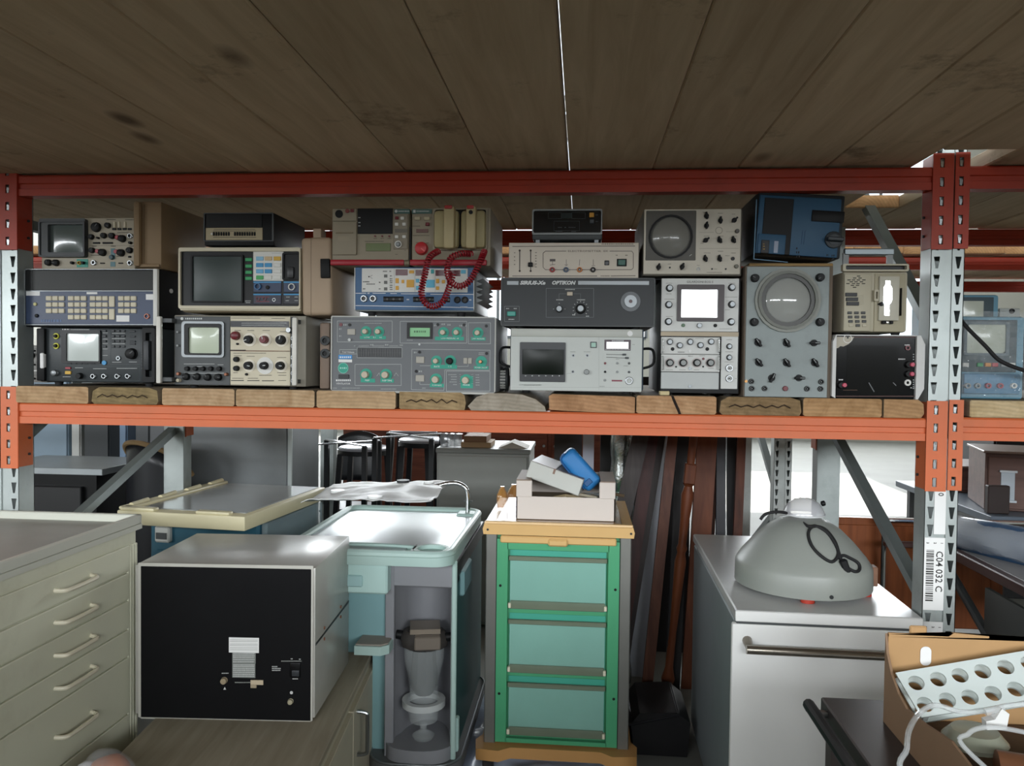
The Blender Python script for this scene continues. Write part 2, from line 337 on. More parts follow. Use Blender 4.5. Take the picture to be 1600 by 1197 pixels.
def beam(label, x0, x1, y, z0, m, face=-1, conn=(1, 1), group='beams of the racking', dn=.14, up=.113, wl=.052, wr=.052, det=True):
    """box beam with its stepped front and an angle connector at either end hooked on the upright"""
    b = thing('rack_beam', label, 'beam', (0, y, z0), group=group)
    MB().prism(BEAM_PROF, x0 + .002, x1 - .002, 'YZ').build('beam_body', m, b)
    for side, on in zip((0, 1), conn):
        if not on: continue
        mb = MB(); yy = -.002 if face < 0 else .002
        xa, xb = (x0 - wl, x0 + .004) if side == 0 else (x1 - .004, x1 + wr)
        za, zb = -dn, up
        slot_plate(mb, xa, xb, -.0015, za, zb, (xa + xb) / 2 - .003)
        xi = x0 + .001 if side == 0 else x1 - .004
        mb.box(xi, xi + .004, -.004, .062, za + .004, zb - .004)
        c = mb.build('connector', m, b)
        if not det: continue
        zs = [za + (i + .5) * (zb - za) / 5 for i in range(5)]; hx = (xa + xb) / 2 - .003; hm = bm_ = None
        for zc in zs:
            if hm is None: o = MB().prism([(hx - .004, .006), (hx + .005, .004), (hx + .002, -.012), (hx - .003, -.010)], -.003, .004).build('hook', STEEL, c); hm = o.data
            else: o = link('hook', hm, c)
            o.location.z = zc
        for i in (1, 2, 4):
            s_ = 1 if side == 0 else -1; x_ = xi + (.004 if side == 0 else 0)
            if bm_ is None: o = MB().cyl((x_, .042, 0), (x_ + s_ * .005, .042, 0), .004, n=8).build('bolt', DARK, c); bm_ = o.data
            else: o = link('bolt', bm_, c)
            o.location.z = za + (i - .2) * (zb - za) / 5
    return b
X0, X1 = 0.0, 2.70
beam('bright orange box beam under the shelf of instruments', X0, X1, -.004, ZL0, ORANGE)
beam('dull red box beam above the shelf of instruments', X0, X1, -.004, ZU0, RED, up=.10, dn=.165)
beam('orange box beam right of the barcoded upright, under the wrapped blue monitor', 2.79, 5.49, -.004, ZL0 + .004, ORANGE, conn=(1, 0), wl=.034)
beam('dull red box beam right of the upright, above the wrapped blue monitor', 2.79, 5.49, -.004, ZU0 + .002, RED, conn=(1, 0), up=.10, dn=.165, wl=.034)
for x0, x1, side in ((X0, X1, 'behind the instruments'), (2.79, 5.49, 'behind the wrapped blue monitor')):
    beam('red rear beam of the top deck ' + side, x0, x1, 1.05, ZU0, RED, det=False); beam('orange rear beam of the instrument shelf ' + side, x0, x1, 1.05, ZL0, ORANGE, det=False)
for x0, x1, side in ((.09, 2.73, 'centre bay'), (2.82, 5.4, 'right-hand bay'), (-2.7, 0.0, 'left-hand bay')):
    beam('red front deck beam of the next rack row, ' + side, x0, x1, 1.9, ZU0, RED, det=False); beam('red rear deck beam of the next rack row, ' + side, x0, x1, 2.9, ZU0 - .02, RED, det=False)
beam('red beam left of the leftmost upright', -2.79, -.09, -.004, ZU0, RED, conn=(0, 1), wr=.033, up=.10, dn=.165); beam('orange beam left of the leftmost upright', -2.79, -.09, -.004, ZL0, ORANGE, conn=(0, 1), wr=.033)
# printed bar-code labels on the right upright
def sticker(name, x0, x1, z0, z1, y, parent, m=PAPER): return MB().box(x0, x1, y - .0012, y, z0, z1).build(name, m, parent, smooth=0)
lb = sticker('label', 2.702, 2.757, .815, 1.02, -.0005, fr_r); lb2 = sticker('label', 2.702, 2.757, .62, .782, -.0005, fr_r); lb3 = sticker('label', 2.726, 2.757, 1.03, 1.30, -.0005, fr_r)
for L, zt, zb in ((lb, .985, .84), (lb2, .745, .63)):
    br = MB(); z = zt; rr = random.Random(3)
    while z > zb:
        h = rr.choice((.0015, .0025, .004)); br.box(2.7075, 2.728, -.0022, -.0017, z - h, z); z -= h + rr.choice((.002, .003))
    br.build('barcode', PRINTB, L, smooth=0)
    for i, x in enumerate((2.709, 2.73, 2.748)): pass
def vtext(body, x, z, size, parent, y=-.0022, m=PRINTB, name='lettering'):
    me = text_mesh(body, size, bold=.0002); me.transform(Matrix.Translation((x, y, z)) @ Matrix.Rotation(R(90), 4, 'Y') @ Matrix.Rotation(R(90), 4, 'X')); me.materials.append(m); return link(name, me, parent)
vtext('C04 032 C', 2.742, .925, .026, lb); vtext('C04 032 C', 2.742, .655, .026, lb2); vtext('C04 001 0', 2.742, 1.18, .020, lb3)
for L, z in ((lb, 1.005), (lb2, .767)):
    for x, s in ((2.710, '3'), (2.730, '2'), (2.748, '1')): vtext(s, x, z, .009, L)

# ================================================================== shelf planks, every board by itself, sawn ends to the front
PB = [(.002, .236, '#c49a68', '#a87c4e', 0, 0), (.244, .457, '#8f7748', '#6e5a35', 1, 1), (.470, .697, '#caa272', '#b08556', 0, 0), (.702, .944, '#c9a274', '#ae8455', 0, 0), (.951, 1.190, '#cda573', '#b28a5c', 0, 0),
      (1.200, 1.402, '#a98a5a', '#8a6d43', 2, 1), (1.405, 1.634, '#a79a86', '#8d7f6b', 3, 0), (1.641, 1.889, '#bb8453', '#9c6a3e', 4, 0), (1.893, 2.118, '#c79664', '#a97647', 0, 2), (2.128, 2.355, '#97764a', '#715631', 1, 1), (2.360, 2.574, '#c39058', '#a5743f', 0, 0), (2.578, 2.686, '#bb8a55', '#9d6f40', 5, 0)]
TOPW = wood('#94856f', '#75664f', 'Y', .85, stain=.3, name='shelf_plank_top')
desc = ['pale sawn shelf plank at the left upright', 'dark weathered shelf plank with a zigzag fastener, under the black spectrum tester', 'pale shelf plank under the scope with tall white handles, left half', 'pale shelf plank under the scope with tall white handles, right half', 'pale shelf plank under the left of the teal-knobbed panel', 'olive brown shelf plank with a zigzag fastener under the teal-knobbed panel', 'grey round-edged shelf plank left of the reddish plank', 'reddish shelf plank lifted at its left end', 'split orange shelf plank with a dark crack', 'darkest shelf plank with a zigzag fastener, under the round-screen scope', 'orange shelf plank under the black-faced monitor', 'narrow last shelf plank beside the barcoded upright']
ZS = 1.408
def soft(h, k=.28):
    c = [int(h[i:i + 2], 16) for i in (1, 3, 5)]; g = sum(c) / 3; return '#%02x%02x%02x' % tuple(int(min(255, (v + (g - v) * k) * 1.06)) for v in c)
for i, (a, b, c1, c2, prof, extra) in enumerate(PB):
    mid = (a + b) / 2; hw = (b - a) / 2; z0, z1 = ZL1 + .001, ZS - .0005
    if prof == 3: pl = [(-hw, z0 + .012), (-hw + .01, z0), (hw, z0), (hw - .004, z0 + .014), (hw - .03, z1 - .016), (hw - .07, z1 - .003), (0, z1), (-hw + .06, z1), (-hw + .025, z1 - .012)]
    elif prof == 1: pl = [(-hw, z0 + .008), (-hw + .008, z0), (hw - .006, z0), (hw, z0 + .01), (hw - .004, z1 - .008), (hw - .03, z1), (-hw + .025, z1), (-hw + .004, z1 - .012)]
    elif prof == 2: pl = [(-hw, z0 + .004), (-hw + .004, z0), (hw - .008, z0), (hw - .004, z0 + .02), (hw - .008, z1 - .008), (hw - .02, z1), (-hw, z1)]
    elif prof == 4: pl = [(-hw + .002, z0 + .006), (-hw + .05, z0 + .003), (hw * .3, z0), (hw, z0), (hw, z1 - .006), (hw - .01, z1 - .004), (-hw + .01, z1), (-hw, z1 - .006)]
    elif prof == 5: pl = [(-hw, z0), (hw - .008, z0), (hw, z0 + .012), (hw - .002, z1 - .012), (hw - .016, z1), (-hw, z1)]
    else: pl = [(-hw, z0 + .004), (-hw + .005, z0), (hw - .004, z0), (hw, z0 + .005), (hw, z1 - .004), (hw - .005, z1), (-hw + .004, z1), (-hw, z1 - .005)]
    o = MB().prism(pl, -.012 + random.uniform(-.004, .004), 1.09).build('shelf_plank', [TOPW, wood(soft(c1), soft(c2), 'Y', .85, knots=False, rings=True, name='sawn_end')], None, smooth=0, endaxis=1, label=desc[i], cat='plank', group='planks of the instrument shelf')
    o.location.x = mid
    if extra == 1:
        z = (z0 + z1) / 2; zz = MB(); n = 11; P = []
        for k in range(n): P.append((-hw * .78 + k * hw * 1.5 / (n - 1), -.0175, z + (.004 if k % 2 else -.004) + random.uniform(-.002, .002)))
        zz.tube(P, .0016, 5).build('corrugated_fastener', mat('#33251b', .8), o)
    if extra == 2:
        cr = [(-.015, z1), (-.008, z1), (.001, z1 - .02), (.010, z0 + .012), (.014, z0), (.007, z0), (-.001, z0 + .018), (-.008, z1 - .018)]
        MB().prism(cr, -.0175, -.0155).build('crack', mat('#1f1510', .9), o, smooth=0)
for k in range(11):
    x = 2.812 + .242 * k
    MB().box(-.118, .118, -.008, 1.09, ZL1 + .005, ZS, bev=.003).build('shelf_plank', [TOPW, wood('#c9b48f', '#b39c76', 'Y', .85, knots=False, rings=True, name='sawn_end')], None, smooth=0, endaxis=1, label='pale plank under the wrapped blue monitor, %s from the barcoded upright' % ['first', 'second', 'third', 'fourth', 'fifth', 'sixth', 'seventh', 'eighth', 'ninth', 'tenth', 'eleventh'][k], cat='plank', group='planks of the right-hand bay').location.x = x + .118
# ================================================================== the instruments on the shelf
class Dev:
    """an instrument whose front lies in an upright plane; features are given where the photograph shows them and land on that plane"""
    def __init__(s, name, label, cat, Y, rect, depth, crop=(0, 0, 1), yaw=0, roll=0, zb=None, group='instruments on the shelf', feet=0, foot_in=.12, tall=None):
        s.po = 0; s.ox, s.oy, s.s = crop; x0, y0, x1, y1 = rect; s.Y = Y
        a, b = s.raw(x0, y1), s.raw(x1, y1); A, B = PY(*a, Y), PY(*b, Y); T = PY(*s.raw((x0 + x1) / 2, y0), Y)
        zc = PY(*s.raw((x0 + x1) / 2, y1), Y).z
        s.w = (B - A).length; base = zc if zb is None else zb
        s.feet = feet
        s.root = thing(name, label, cat, ((A.x + B.x) / 2, Y, base), rot=(0, roll, yaw), group=group)
        s.h = (T.z - base - feet) if tall is None else tall; s.d = depth; s.z0 = feet; s.top = base + feet + s.h
        s.Mi = (Matrix.Translation(s.root.location) @ s.root.rotation_euler.to_matrix().to_4x4()).inverted()
        if feet:
            n = 0
            for fx in (-s.w / 2 + foot_in * s.w, s.w / 2 - foot_in * s.w):
                for fy in (.03, depth - .04): MB().cyl((fx, fy, 0), (fx, fy, feet + .001), .011, .013, 12).build('foot', RUBBER, s.root)
    def raw(s, x, y): return (s.ox + x / s.s, s.oy + y / s.s)
    def at(s, x, y, off=0):           # picture point -> local (x, z) on the front plane
        px = s.raw(x, y); o = s.Mi @ CAM; d = s.Mi.to_3x3() @ ray(*px); t = (-off - o.y) / d.y; p = o + d * t; return p.x, p.z
    def px(s, n): # length of n crop pixels in metres near the middle of the front
        return n / s.s * (s.root.location - CAM).dot(_fw) / F
    def case(s, m, bev=.004, x0=None, x1=None, z0=None, z1=None, y0=0, y1=None, name='case', seg=2):
        return MB().box(-s.w / 2 if x0 is None else x0, s.w / 2 if x1 is None else x1, y0, s.d if y1 is None else y1, s.z0 if z0 is None else z0, s.z0 + s.h if z1 is None else z1, bev=bev, seg=seg).build(name, m, s.root)
    def box(s, name, r, m, out=.002, bev=0, back=.001, parent=None, label=None, rz=0):
        xa, za = s.at(r[0], r[3]); xb, zb = s.at(r[2], r[1]); za = max(za, .0008)
        o = MB().box(xa, xb, -out, back, za, zb, bev=bev, seg=2 if bev > .0015 else 1).build(name, m, parent or s.root, label=label); return o
    def keys(s, name, xs, ys, sx, sy, m, out=.004, bev=.001, parent=None):
        for y in ys:
            for x in xs: s.box(name, (x - sx / 2, y - sy / 2, x + sx / 2, y + sy / 2), m, out, bev, parent=parent)
    def frame(s, name, ro, ri, m, out=.006, parent=None, rad=.004, label=None):
        x0, z0 = s.at(ro[0], ro[3]); x1, z1 = s.at(ro[2], ro[1]); z0 = max(z0, .0008); a0, c0 = s.at(ri[0], ri[3]); a1, c1 = s.at(ri[2], ri[1])
        me = plate_mesh(rrect(x0, z0, x1, z1, rad), [rrect(a0, c0, a1, c1, rad * .8)], out)
        me.transform(Matrix.Translation((0, -out / 2, 0)) @ Matrix.Rotation(R(90), 4, 'X')); me.materials.append(m); return link(name, me, parent or s.root, label=label)
    def screen(s, r, m, out=.001, bulge=.003, name='screen', parent=None, label=None):
        x0, z0 = s.at(r[0], r[3]); x1, z1 = s.at(r[2], r[1])
        def fn(u, v):
            return (x0 + (x1 - x0) * u, -out - bulge * (1 - (2 * u - 1) ** 2) * (1 - (2 * v - 1) ** 2), z0 + (z1 - z0) * v)
        mb = MB().grid(fn, 10, 10); o = mb.build(name, m, parent or s.root, smooth=80, label=label); return o
    def dome(s, x, y, r, m, out=.002, bulge=.014, name='screen', label=None):
        cx, cz = s.at(x, y); rr = s.px(r); P = [(rr * k / 8, bulge * (1 - (k / 8) ** 2)) for k in range(8, -1, -1)]
        return MB().lathe([(rr, -.001)] + P, (cx, -out, cz), (0, -1, 0), 40).build(name, m, s.root, smooth=80, label=label)
    def disc(s, name, x, y, r, m, out=.001, parent=None, n=20, label=None):
        cx, cz = s.at(x, y); return MB().cyl((cx, .0005, cz), (cx, -out, cz), s.px(r), n=n).build(name, m, parent or s.root, label=label)
    def ringp(s, name, x, y, ro, ri, m, out=.003, parent=None):
        cx, cz = s.at(x, y); return MB().ring((cx, 0, cz), (0, -1, 0), s.px(ro), s.px(ri), out, 24).build(name, m, parent or s.root)
    def knob(s, x, y, r, m, h=.012, cap=None, ptr=None, skirt=None, sm=None, ang=None, name='knob', taper=.88, label=None):
        cx, cz = s.at(x, y); rr = s.px(r); y0 = 0
        y0 = -s.po
        if skirt: MB().cyl((cx, 0, cz), (cx, y0 - .002, cz), s.px(skirt), n=28).build('dial', sm or WHITEP, s.root); y0 -= .0015
        o = MB().lathe([(0, 0), (rr, 0), (rr, h * .25), (rr * .93, h * .3), (rr * taper, h * .93), (rr * taper * .86, h), (0, h)], (cx, y0, cz), (0, -1, 0), 18).build(name, m, s.root, label=label)
        if cap: MB().cyl((cx, y0 - h + .0005, cz), (cx, y0 - h - .0008, cz), rr * taper * .72, n=16).build('cap', cap, o)
        if ptr:
            a = R(random.uniform(-130, 130) if ang is None else ang); M = Matrix.Translation((cx, y0 - h, cz)) @ Matrix.Rotation(a, 4, 'Y')
            MB().box(-rr * .09, rr * .09, -.0009, .0003, rr * .1, rr * .8, M=M).build('pointer', ptr, o)
        return o
    def bar_knob(s, x, y, r, m, ang=0, h=.014, ptr=None):      # pointer knob: skirt with a raised grip
        cx, cz = s.at(x, y); rr = s.px(r); M = Matrix.Translation((cx, 0, cz)) @ Matrix.Rotation(R(ang), 4, 'Y')
        mb = MB(); mb.cyl((cx, 0, cz), (cx, -h * .45, cz), rr * .86, rr * .8, n=18); mb.box(-rr * .3, rr * .3, -h, -h * .3, -rr * 1.15, rr * 1.2, bev=rr * .12, M=M); o = mb.build('knob', m, s.root)
        if ptr: MB().box(-rr * .07, rr * .07, -h - .0007, -h + .0003, 0, rr * 1.05, M=M).build('pointer', ptr, o)
        return o
    def socket(s, x, y, r, m=STEEL, inner=NEARBLK, h=.007, name='socket', pin=None):
        cx, cz = s.at(x, y); rr = s.px(r); o = MB().lathe([(rr * .62, 0), (rr, 0), (rr, h * .4), (rr * .86, h * .5), (rr * .86, h), (rr * .62, h), (rr * .6, 0)], (cx, 0, cz), (0, -1, 0), 20).build(name, m, s.root)
        MB().cyl((cx, .0003, cz), (cx, -h * .35, cz), rr * .6, n=16).build('socket_core', inner, o)
        if pin: MB().cyl((cx, 0, cz), (cx, -h * .8, cz), rr * .18, n=8).build('pin', pin, o)
        return o
    def lines(s, L, m, name='panel_print', wpx=2.2, out=None):
        mb = MB(); w = s.px(wpx) / 2; out = s.po + .0006 if out is None else out
        for x0, y0, x1, y1 in L:
            a, b = s.at(x0, y0), s.at(x1, y1); A, B = Vector((a[0], 0, a[1])), Vector((b[0], 0, b[1])); d = B - A
            if d.length < 1e-6: continue
            M = d.to_track_quat('X', 'Y').to_matrix().to_4x4(); M.translation = A
            n = Vector((0, 1, 0)); t = d.normalized(); u = t.cross(n); M = Matrix(((t.x, 0, u.x, A.x), (t.y, 1, u.y, A.y), (t.z, 0, u.z, A.z), (0, 0, 0, 1)))
            mb.box(0, d.length, -out, .0002, -w, w, M=M)
        return mb.build(name, m, s.root, smooth=0, kind='stuff')
    def rects(s, L, m, name='panel_print', wpx=2.2):
        return s.lines([q for x0, y0, x1, y1 in L for q in ((x0, y0, x1, y0), (x1, y0, x1, y1), (x1, y1, x0, y1), (x0, y1, x0, y0))], m, name, wpx)
    def marks(s, L, m, name='panel_print', out=None, h=7):    # small runs of unreadable lettering: short strokes
        mb = MB(); rr = random.Random(int(L[0][0] * 7 + L[0][1])); out = s.po + .0006 if out is None else out
        for x, y, n in L:
            xx = x
            while xx < x + n:
                w = rr.uniform(.5, 1.0) * h; a, b = s.at(xx, y + h / 2), s.at(min(xx + w, x + n), y - h / 2); mb.box(a[0], b[0], -out, .0002, a[1], b[1]); xx += w + h * .45
        return mb.build(name, m, s.root, smooth=0, kind='stuff')
    def text(s, body, x, y, hpx, m, name='lettering', shear=0, bold=0, width=None, out=.0006, parent=None, rot=0):
        me = text_mesh(body, s.px(hpx) * 1.38, shear, bold, .0003); cx, cz = s.at(x, y)
        xs = [v.co.x for v in me.vertices]; ww = max(xs) - min(xs); k = s.px(width) / ww if width else 1
        me.transform(Matrix.Translation((cx, -out, cz)) @ Matrix.Rotation(R(rot), 4, 'Y') @ Matrix.Rotation(R(90), 4, 'X') @ Matrix.Diagonal((k, 1, 1, 1))); me.materials.append(m); return link(name, me, parent or s.root)
    def screws(s, L, r=7, m=None):
        for x, y in L: s.disc('screw', x, y, r, m or STEEL, .0012, n=10)
ZT = ZS
# colours
BEIGE = mat('#b3aa97', .5, var=.06); CREAM = mat('#cfc6ae', .5, var=.05); CREAM_D = mat('#a8997e', .55, var=.08, dirt='#7a6a50', dirt_amt=.3); LGREY = mat('#b9bfbc', .45, var=.05, dirt='#8d9390', dirt_amt=.25)
DGREY = mat('#4b4e4f', .5, var=.08); CHAR = mat('#303336', .45, var=.08); NAVY = mat('#2a3a58', .4, var=.08); BLUE = mat('#3a6a98', .45, var=.08); TEAL = mat('#2d8f7c', .45, var=.08); LEDRED = mat('#5a1f26', .25, var=.1); KNOBC = mat('#c3b6a2', .45, var=.05)
MAROON = mat('#6b1f26', .35); RUBY = mat('#9b2330', .35); YEL = mat('#d3a83b', .45); GRN = mat('#2f9a5b', .45); SKY = mat('#3f93c6', .45); GREYK = mat('#8f9392', .4, var=.06); SILV = mat('#85898b', .4, .75, .05)
C1 = (0, 290, 5.7)
# ---- wide black tester at the bottom left
d = Dev('spectrum_tester', 'black test set with bright pale screen, bottom of the leftmost stack', 'tester', .04, (345, 185, 1415, 668), .42, (0, 480, 5.7), zb=ZT, feet=.012)
BLKGRN = mat('#33383a', .42, var=.08)
tester = d; d.case(BLKGRN, .006); d.frame('bezel', (556, 205, 902, 498), (600, 238, 888, 478), NEARBLK, .006); d.screen((600, 236, 890, 480), mat('#c3cbc6', .22, var=.03, coat=.3), .001, .002)
d.frame('handle_frame', (1300, 188, 1412, 664), (1330, 230, 1385, 620), BLACK, .022); d.box('handle', (1318, 300, 1368, 560), CHAR, .03, .004)
d.box('side_cheek', (347, 190, 415, 655), BLACK, .012, .003); d.box('latch', (382, 408, 416, 546), PAPER, .016, .004)
for y in (258, 345): d.ringp('dial_ring', 503, y, 27, 17, mat('#c3c23c', .5), .003); d.knob(503, y, 16, BLACK, .01)
d.knob(495, 585, 30, SILV, .012); d.box('button', (586, 533, 634, 552), RUBY, .004, .001); d.box('button', (584, 569, 637, 597), YEL, .004, .001)
for x in (835, 932, 1050, 1142): d.socket(x, 615, 23)
d.knob(1180, 415, 50, BLACK, .018, ptr=DGREY); d.ringp('jog_ring', 1057, 455, 20, 10, SILV, .004); d.knob(718, 612, 28, BLACK, .014)
d.keys('key', (932,), (212, 258, 303, 350), 36, 20, CHAR); d.keys('key', (1010, 1057, 1103), (212, 258, 303, 350), 30, 20, CHAR); d.keys('key', (1185,), (215, 262, 305, 328), 50, 14, CHAR); d.keys('key', (620, 668, 716, 768, 828), (500,), 38, 12, CHAR); d.disc('blue_key', 932, 495, 20, SKY, .004)
d.marks([(555, 203, 68)], PAPER, h=18); d.marks([(632, 200, 165), (632, 212, 120)], PRINTW, h=7); d.marks([(915, y, 45) for y in (228, 285, 322, 372, 430)] + [(1000, y, 115) for y in (232, 280, 325)] + [(670, 540, 70), (830, 548, 120), (1040, 545, 180), (560, 620, 70), (1150, 488, 70), (1000, 490, 80)], PRINTW, h=5); d.rects([(640, 530, 1245, 655), (985, 200, 1250, 510)], mat('#5b6466', .6), wpx=1.5)
d.lines([(1268, 230, 1268, 390)] + [(1258, y, 1278, y) for y in (412, 436, 460, 486, 515, 545)], mat('#777c7c', .6))
# ---- instrument partly hidden behind the tester
q = Dev('knobbed_scope', 'half hidden grey panel with black pointer knob behind the black test set', 'oscilloscope', .30, (20, 338, 420, 690), .3, (0, 480, 5.7), zb=ZT); q.case(mat('#8b8b86', .5), .003); q.bar_knob(292, 432, 26, BLACK, 40)
for y in (512, 636, 388): q.knob(310, y, 9, BLACK, .006)
q.lines([(240, 566, 340, 566)], PAPER, wpx=10); q.lines([(240, y, 335, y) for y in (368, 490, 605)], PRINTB, wpx=2); q.marks([(240, 410, 20), (240, 440, 20), (240, 470, 20)], PRINTB, h=6)
# ---- navy keypad instrument
d = Dev('keypad_calibrator', 'navy and black bench instrument with rows of cream keys', 'instrument', .035, (228, 742, 1420, 1255), .45, C1, zb=tester.top + .002); navy = d
d.case(BLACK, .003); d.box('display_window', (238, 757, 1376, 932), mat('#2b2c2a', .4, var=.5, scale=5, spec=.25), .003, .001); d.box('display_side', (238, 757, 292, 932), NEARBLK, .0036)
d.box('keypad_panel', (236, 946, 1376, 1232), NAVY, .003, .001); d.box('edge_trim', (1380, 744, 1418, 1250), WHITEP, .012, .002); d.lines([(230, 748, 1378, 748), (230, 940, 1378, 940), (232, 1240, 1380, 1240)], SILV, 'trim_strip', 6, .006); d.lines([(232, 750, 232, 1240)], SILV, 'trim_strip', 8, .006)
K = CREAM; rows = (1005, 1061, 1117, 1173)
for gx, nr in (((443, 500, 557), 3), ((639, 696, 753), 4), ((834, 889, 944), 4), ((1085, 1141, 1197), 3)): d.keys('key', gx, rows[:nr], 50, 40, K, .007, .0015)
d.keys('tall_key', (1004,), (1034, 1147), 50, 96, K, .007, .0015)
for r_ in ((240, 944, 362, 981), (1305, 968, 1378, 1018), (1042, 1157, 1158, 1212)): d.box('sticker', r_, PAPER, .0038)
d.box('sticker', (778, 950, 872, 968), PAPER, .0038)
d.knob(322, 1057, 17, mat('#c9c48c', .5), .007); d.knob(335, 1160, 18, BLACK, .007); d.socket(1315, 1165, 26, mat('#8b5a4a', .4, .6)); d.marks([(372, 1205, 180)], mat('#5f7396', .6), h=22, out=.0036)
d.marks([(300, 1030, 70), (310, 1137, 50), (470, 968, 90), (630, 968, 150), (880, 970, 90), (1100, 970, 90), (1295, 1100, 55)], PRINTW, h=6); d.marks([(300, 795, 180), (330, 900, 280), (580, 810, 60), (580, 850, 60), (800, 793, 130), (720, 905, 100), (850, 905, 40), (940, 905, 40), (1020, 905, 40), (1180, 795, 120), (1190, 905, 50), (1270, 905, 60), (990, 810, 30), (990, 850, 30)], mat('#6d6d66', .6), h=5)
sx = d.w / 2; MB().lathe([(0, 0), (.011, 0), (.011, .001), (0, .001)], (sx, .07, d.h * .66), (1, 0, 0), 16, 1, .65).build('sticker', PAPER, d.root)
# ---- beige scope on top
d = Dev('oscilloscope', 'beige oscilloscope with grey square screen and crowded knobs, top of leftmost stack', 'oscilloscope', .05, (370, 288, 1202, 740), .30, C1, zb=navy.top + .001)
d.case(BEIGE, .003); d.frame('bezel', (378, 300, 785, 640), (455, 352, 770, 600), DGREY, .016, rad=.006); d.screen((450, 345, 775, 605), mat('#59625f', .2, coat=.5), .002, .005); d.frame('visor', (378, 322, 786, 642), (392, 334, 772, 628), CHAR, .02, rad=.006)
for x, y, r in ((862, 372, 44), (966, 357, 26), (820, 458, 24), (930, 447, 26), (1003, 449, 28), (826, 578, 26), (1160, 578, 28), (437, 687, 30), (505, 689, 30), (652, 690, 14), (880, 468, 10), (1168, 512, 13)): d.knob(x, y, r, BLACK, .012, ptr=DGREY)
for x, y in ((1095, 474), (920, 597), (1085, 600)): d.knob(x, y, 33, BLACK, .014); d.knob(x - 42, y - 10, 20, RUBY, .01)
d.keys('slide_switch', (1020, 1066, 1112, 1158), (388,), 34, 18, BLACK); d.keys('slide_switch', (862,), (512,), 60, 16, BLACK); d.keys('slide_switch', (962,), (512,), 90, 16, BLACK); d.keys('slide_switch', (915, 1078), (692,), 40, 10, BLACK); d.keys('slide_switch', (1158,), (635,), 26, 16, BLACK)
for x, y in ((840, 688), (1163, 690), (1163, 450)): d.socket(x, y, 24)
d.box('teal_label', (685, 655, 785, 728), TEAL, .0012); d.box('teal_label', (988, 560, 1026, 655), mat('#5d7f86', .5), .0012); d.box('teal_label', (985, 680, 1028, 722), mat('#5d7f86', .5), .0012); d.socket(712, 690, 18, YEL); d.knob(750, 690, 14, BLACK); d.knob(1002, 640, 22, mat('#2e4a52', .4), .01); d.keys('lever', (1025, 1066, 1118), (350,), 16, 55, CREAM, .006)
d.lines([(800, 484, 1195, 484), (800, 535, 1195, 535)], PRINTB, wpx=1.6); d.marks([(950, 303, 80), (1115, 305, 80), (820, 540, 40), (990, 540, 40), (1150, 540, 40), (1045, 420, 100), (810, 620, 80), (1040, 630, 60)], PRINTB, h=6); d.box('name_strip', (400, 303, 760, 318), mat('#8b8676', .5), .004)
scopeA = d
# ---- tall tan case beside it
d = Dev('equipment_case', 'tall tan instrument case with rounded lip, right of the top-left oscilloscope', 'case', .045, (1212, 140, 1438, 735), .30, C1, zb=navy.top + .001); TAN = mat('#8c7558', .6, var=.08, dirt='#6a563e', dirt_amt=.3); d.case(TAN, .008); d.box('lip', (1214, 150, 1272, 728), TAN, .02, .008); d.box('base_lip', (1214, 700, 1436, 732), TAN, .012, .005)
d.lines([(1285, 170, 1285, 695)], mat('#5d4c37', .7), 'seam', 3)
tancase = d
# ---- second stack: scope with two tall white handles
C4 = (250, 470, 5.7)
d = Dev('storage_oscilloscope', 'beige and grey oscilloscope flanked by tall white handles, with lit pale-green screen', 'oscilloscope', .035, (125, 130, 1300, 768), .44, C4, zb=ZT, feet=.008); G = d; d.po = .005
d.case(mat('#8f8a7d', .5), .004); d.box('screen_panel', (136, 142, 630, 746), DGREY, .004, .001); d.box('upper_plugin', (632, 142, 1166, 442), CREAM, .005, .001); d.box('lower_plugin', (632, 454, 1166, 748), CREAM, .005, .001); d.box('connector_strip', (1168, 145, 1216, 750), DGREY, .004)
d.frame('bezel', (205, 186, 582, 502), (262, 232, 548, 472), SILV, .010, rad=.009); d.frame('bezel_mask', (232, 206, 560, 482), (268, 238, 542, 466), NEARBLK, .013, rad=.007); d.screen((262, 232, 548, 472), mat('#c3cdb6', .3, var=.03, coat=.25), .005, .004)
for x in (255, 328, 395, 465, 540): d.knob(x, 605, 22, BLACK, .012)
for x, y in ((245, 675), (340, 676), (435, 680), (530, 680)): d.knob(x, y, 33, BLACK, .013, ptr=DGREY)
d.knob(182, 708, 18, CREAM, .014); d.knob(180, 650, 16, mat('#8a5a45', .4, .5), .012); d.knob(603, 655, 15, mat('#8a5a45', .4, .5), .012); d.knob(175, 280, 11, GREYK, .01); d.knob(175, 400, 11, GREYK, .01)
d.box('scale_window', (636, 184, 1156, 234), mat('#34343a', .2, coat=.4), .006); d.knob(685, 312, 40, MAROON, .016); d.knob(805, 347, 38, BLACK, .02, skirt=60, sm=mat('#e3dccb', .5), ptr=PRINTW); d.knob(943, 347, 36, MAROON, .02, skirt=58, sm=mat('#e3dccb', .5), ptr=PRINTW); d.knob(1090, 350, 42, BLACK, .02, skirt=60, sm=mat('#e3dccb', .5), ptr=PRINTW)
d.knob(693, 522, 25, BLACK, .014); d.knob(693, 602, 25, BLACK, .014); d.knob(803, 577, 37, BLACK, .02, skirt=56, sm=mat('#e3dccb', .5), ptr=PRINTW); d.knob(943, 578, 35, BLACK, .022, skirt=76, sm=WHITEP, ptr=PRINTW); d.knob(1085, 578, 37, BLACK, .02, skirt=56, sm=mat('#e3dccb', .5), ptr=PRINTW)
d.knob(700, 385, 10, BLACK, .008); d.knob(780, 655, 12, BLACK, .008); d.knob(1168, 263, 28, STEEL, .02)
for y in (335, 403, 505, 578, 645, 712): d.socket(1190, y, 22)
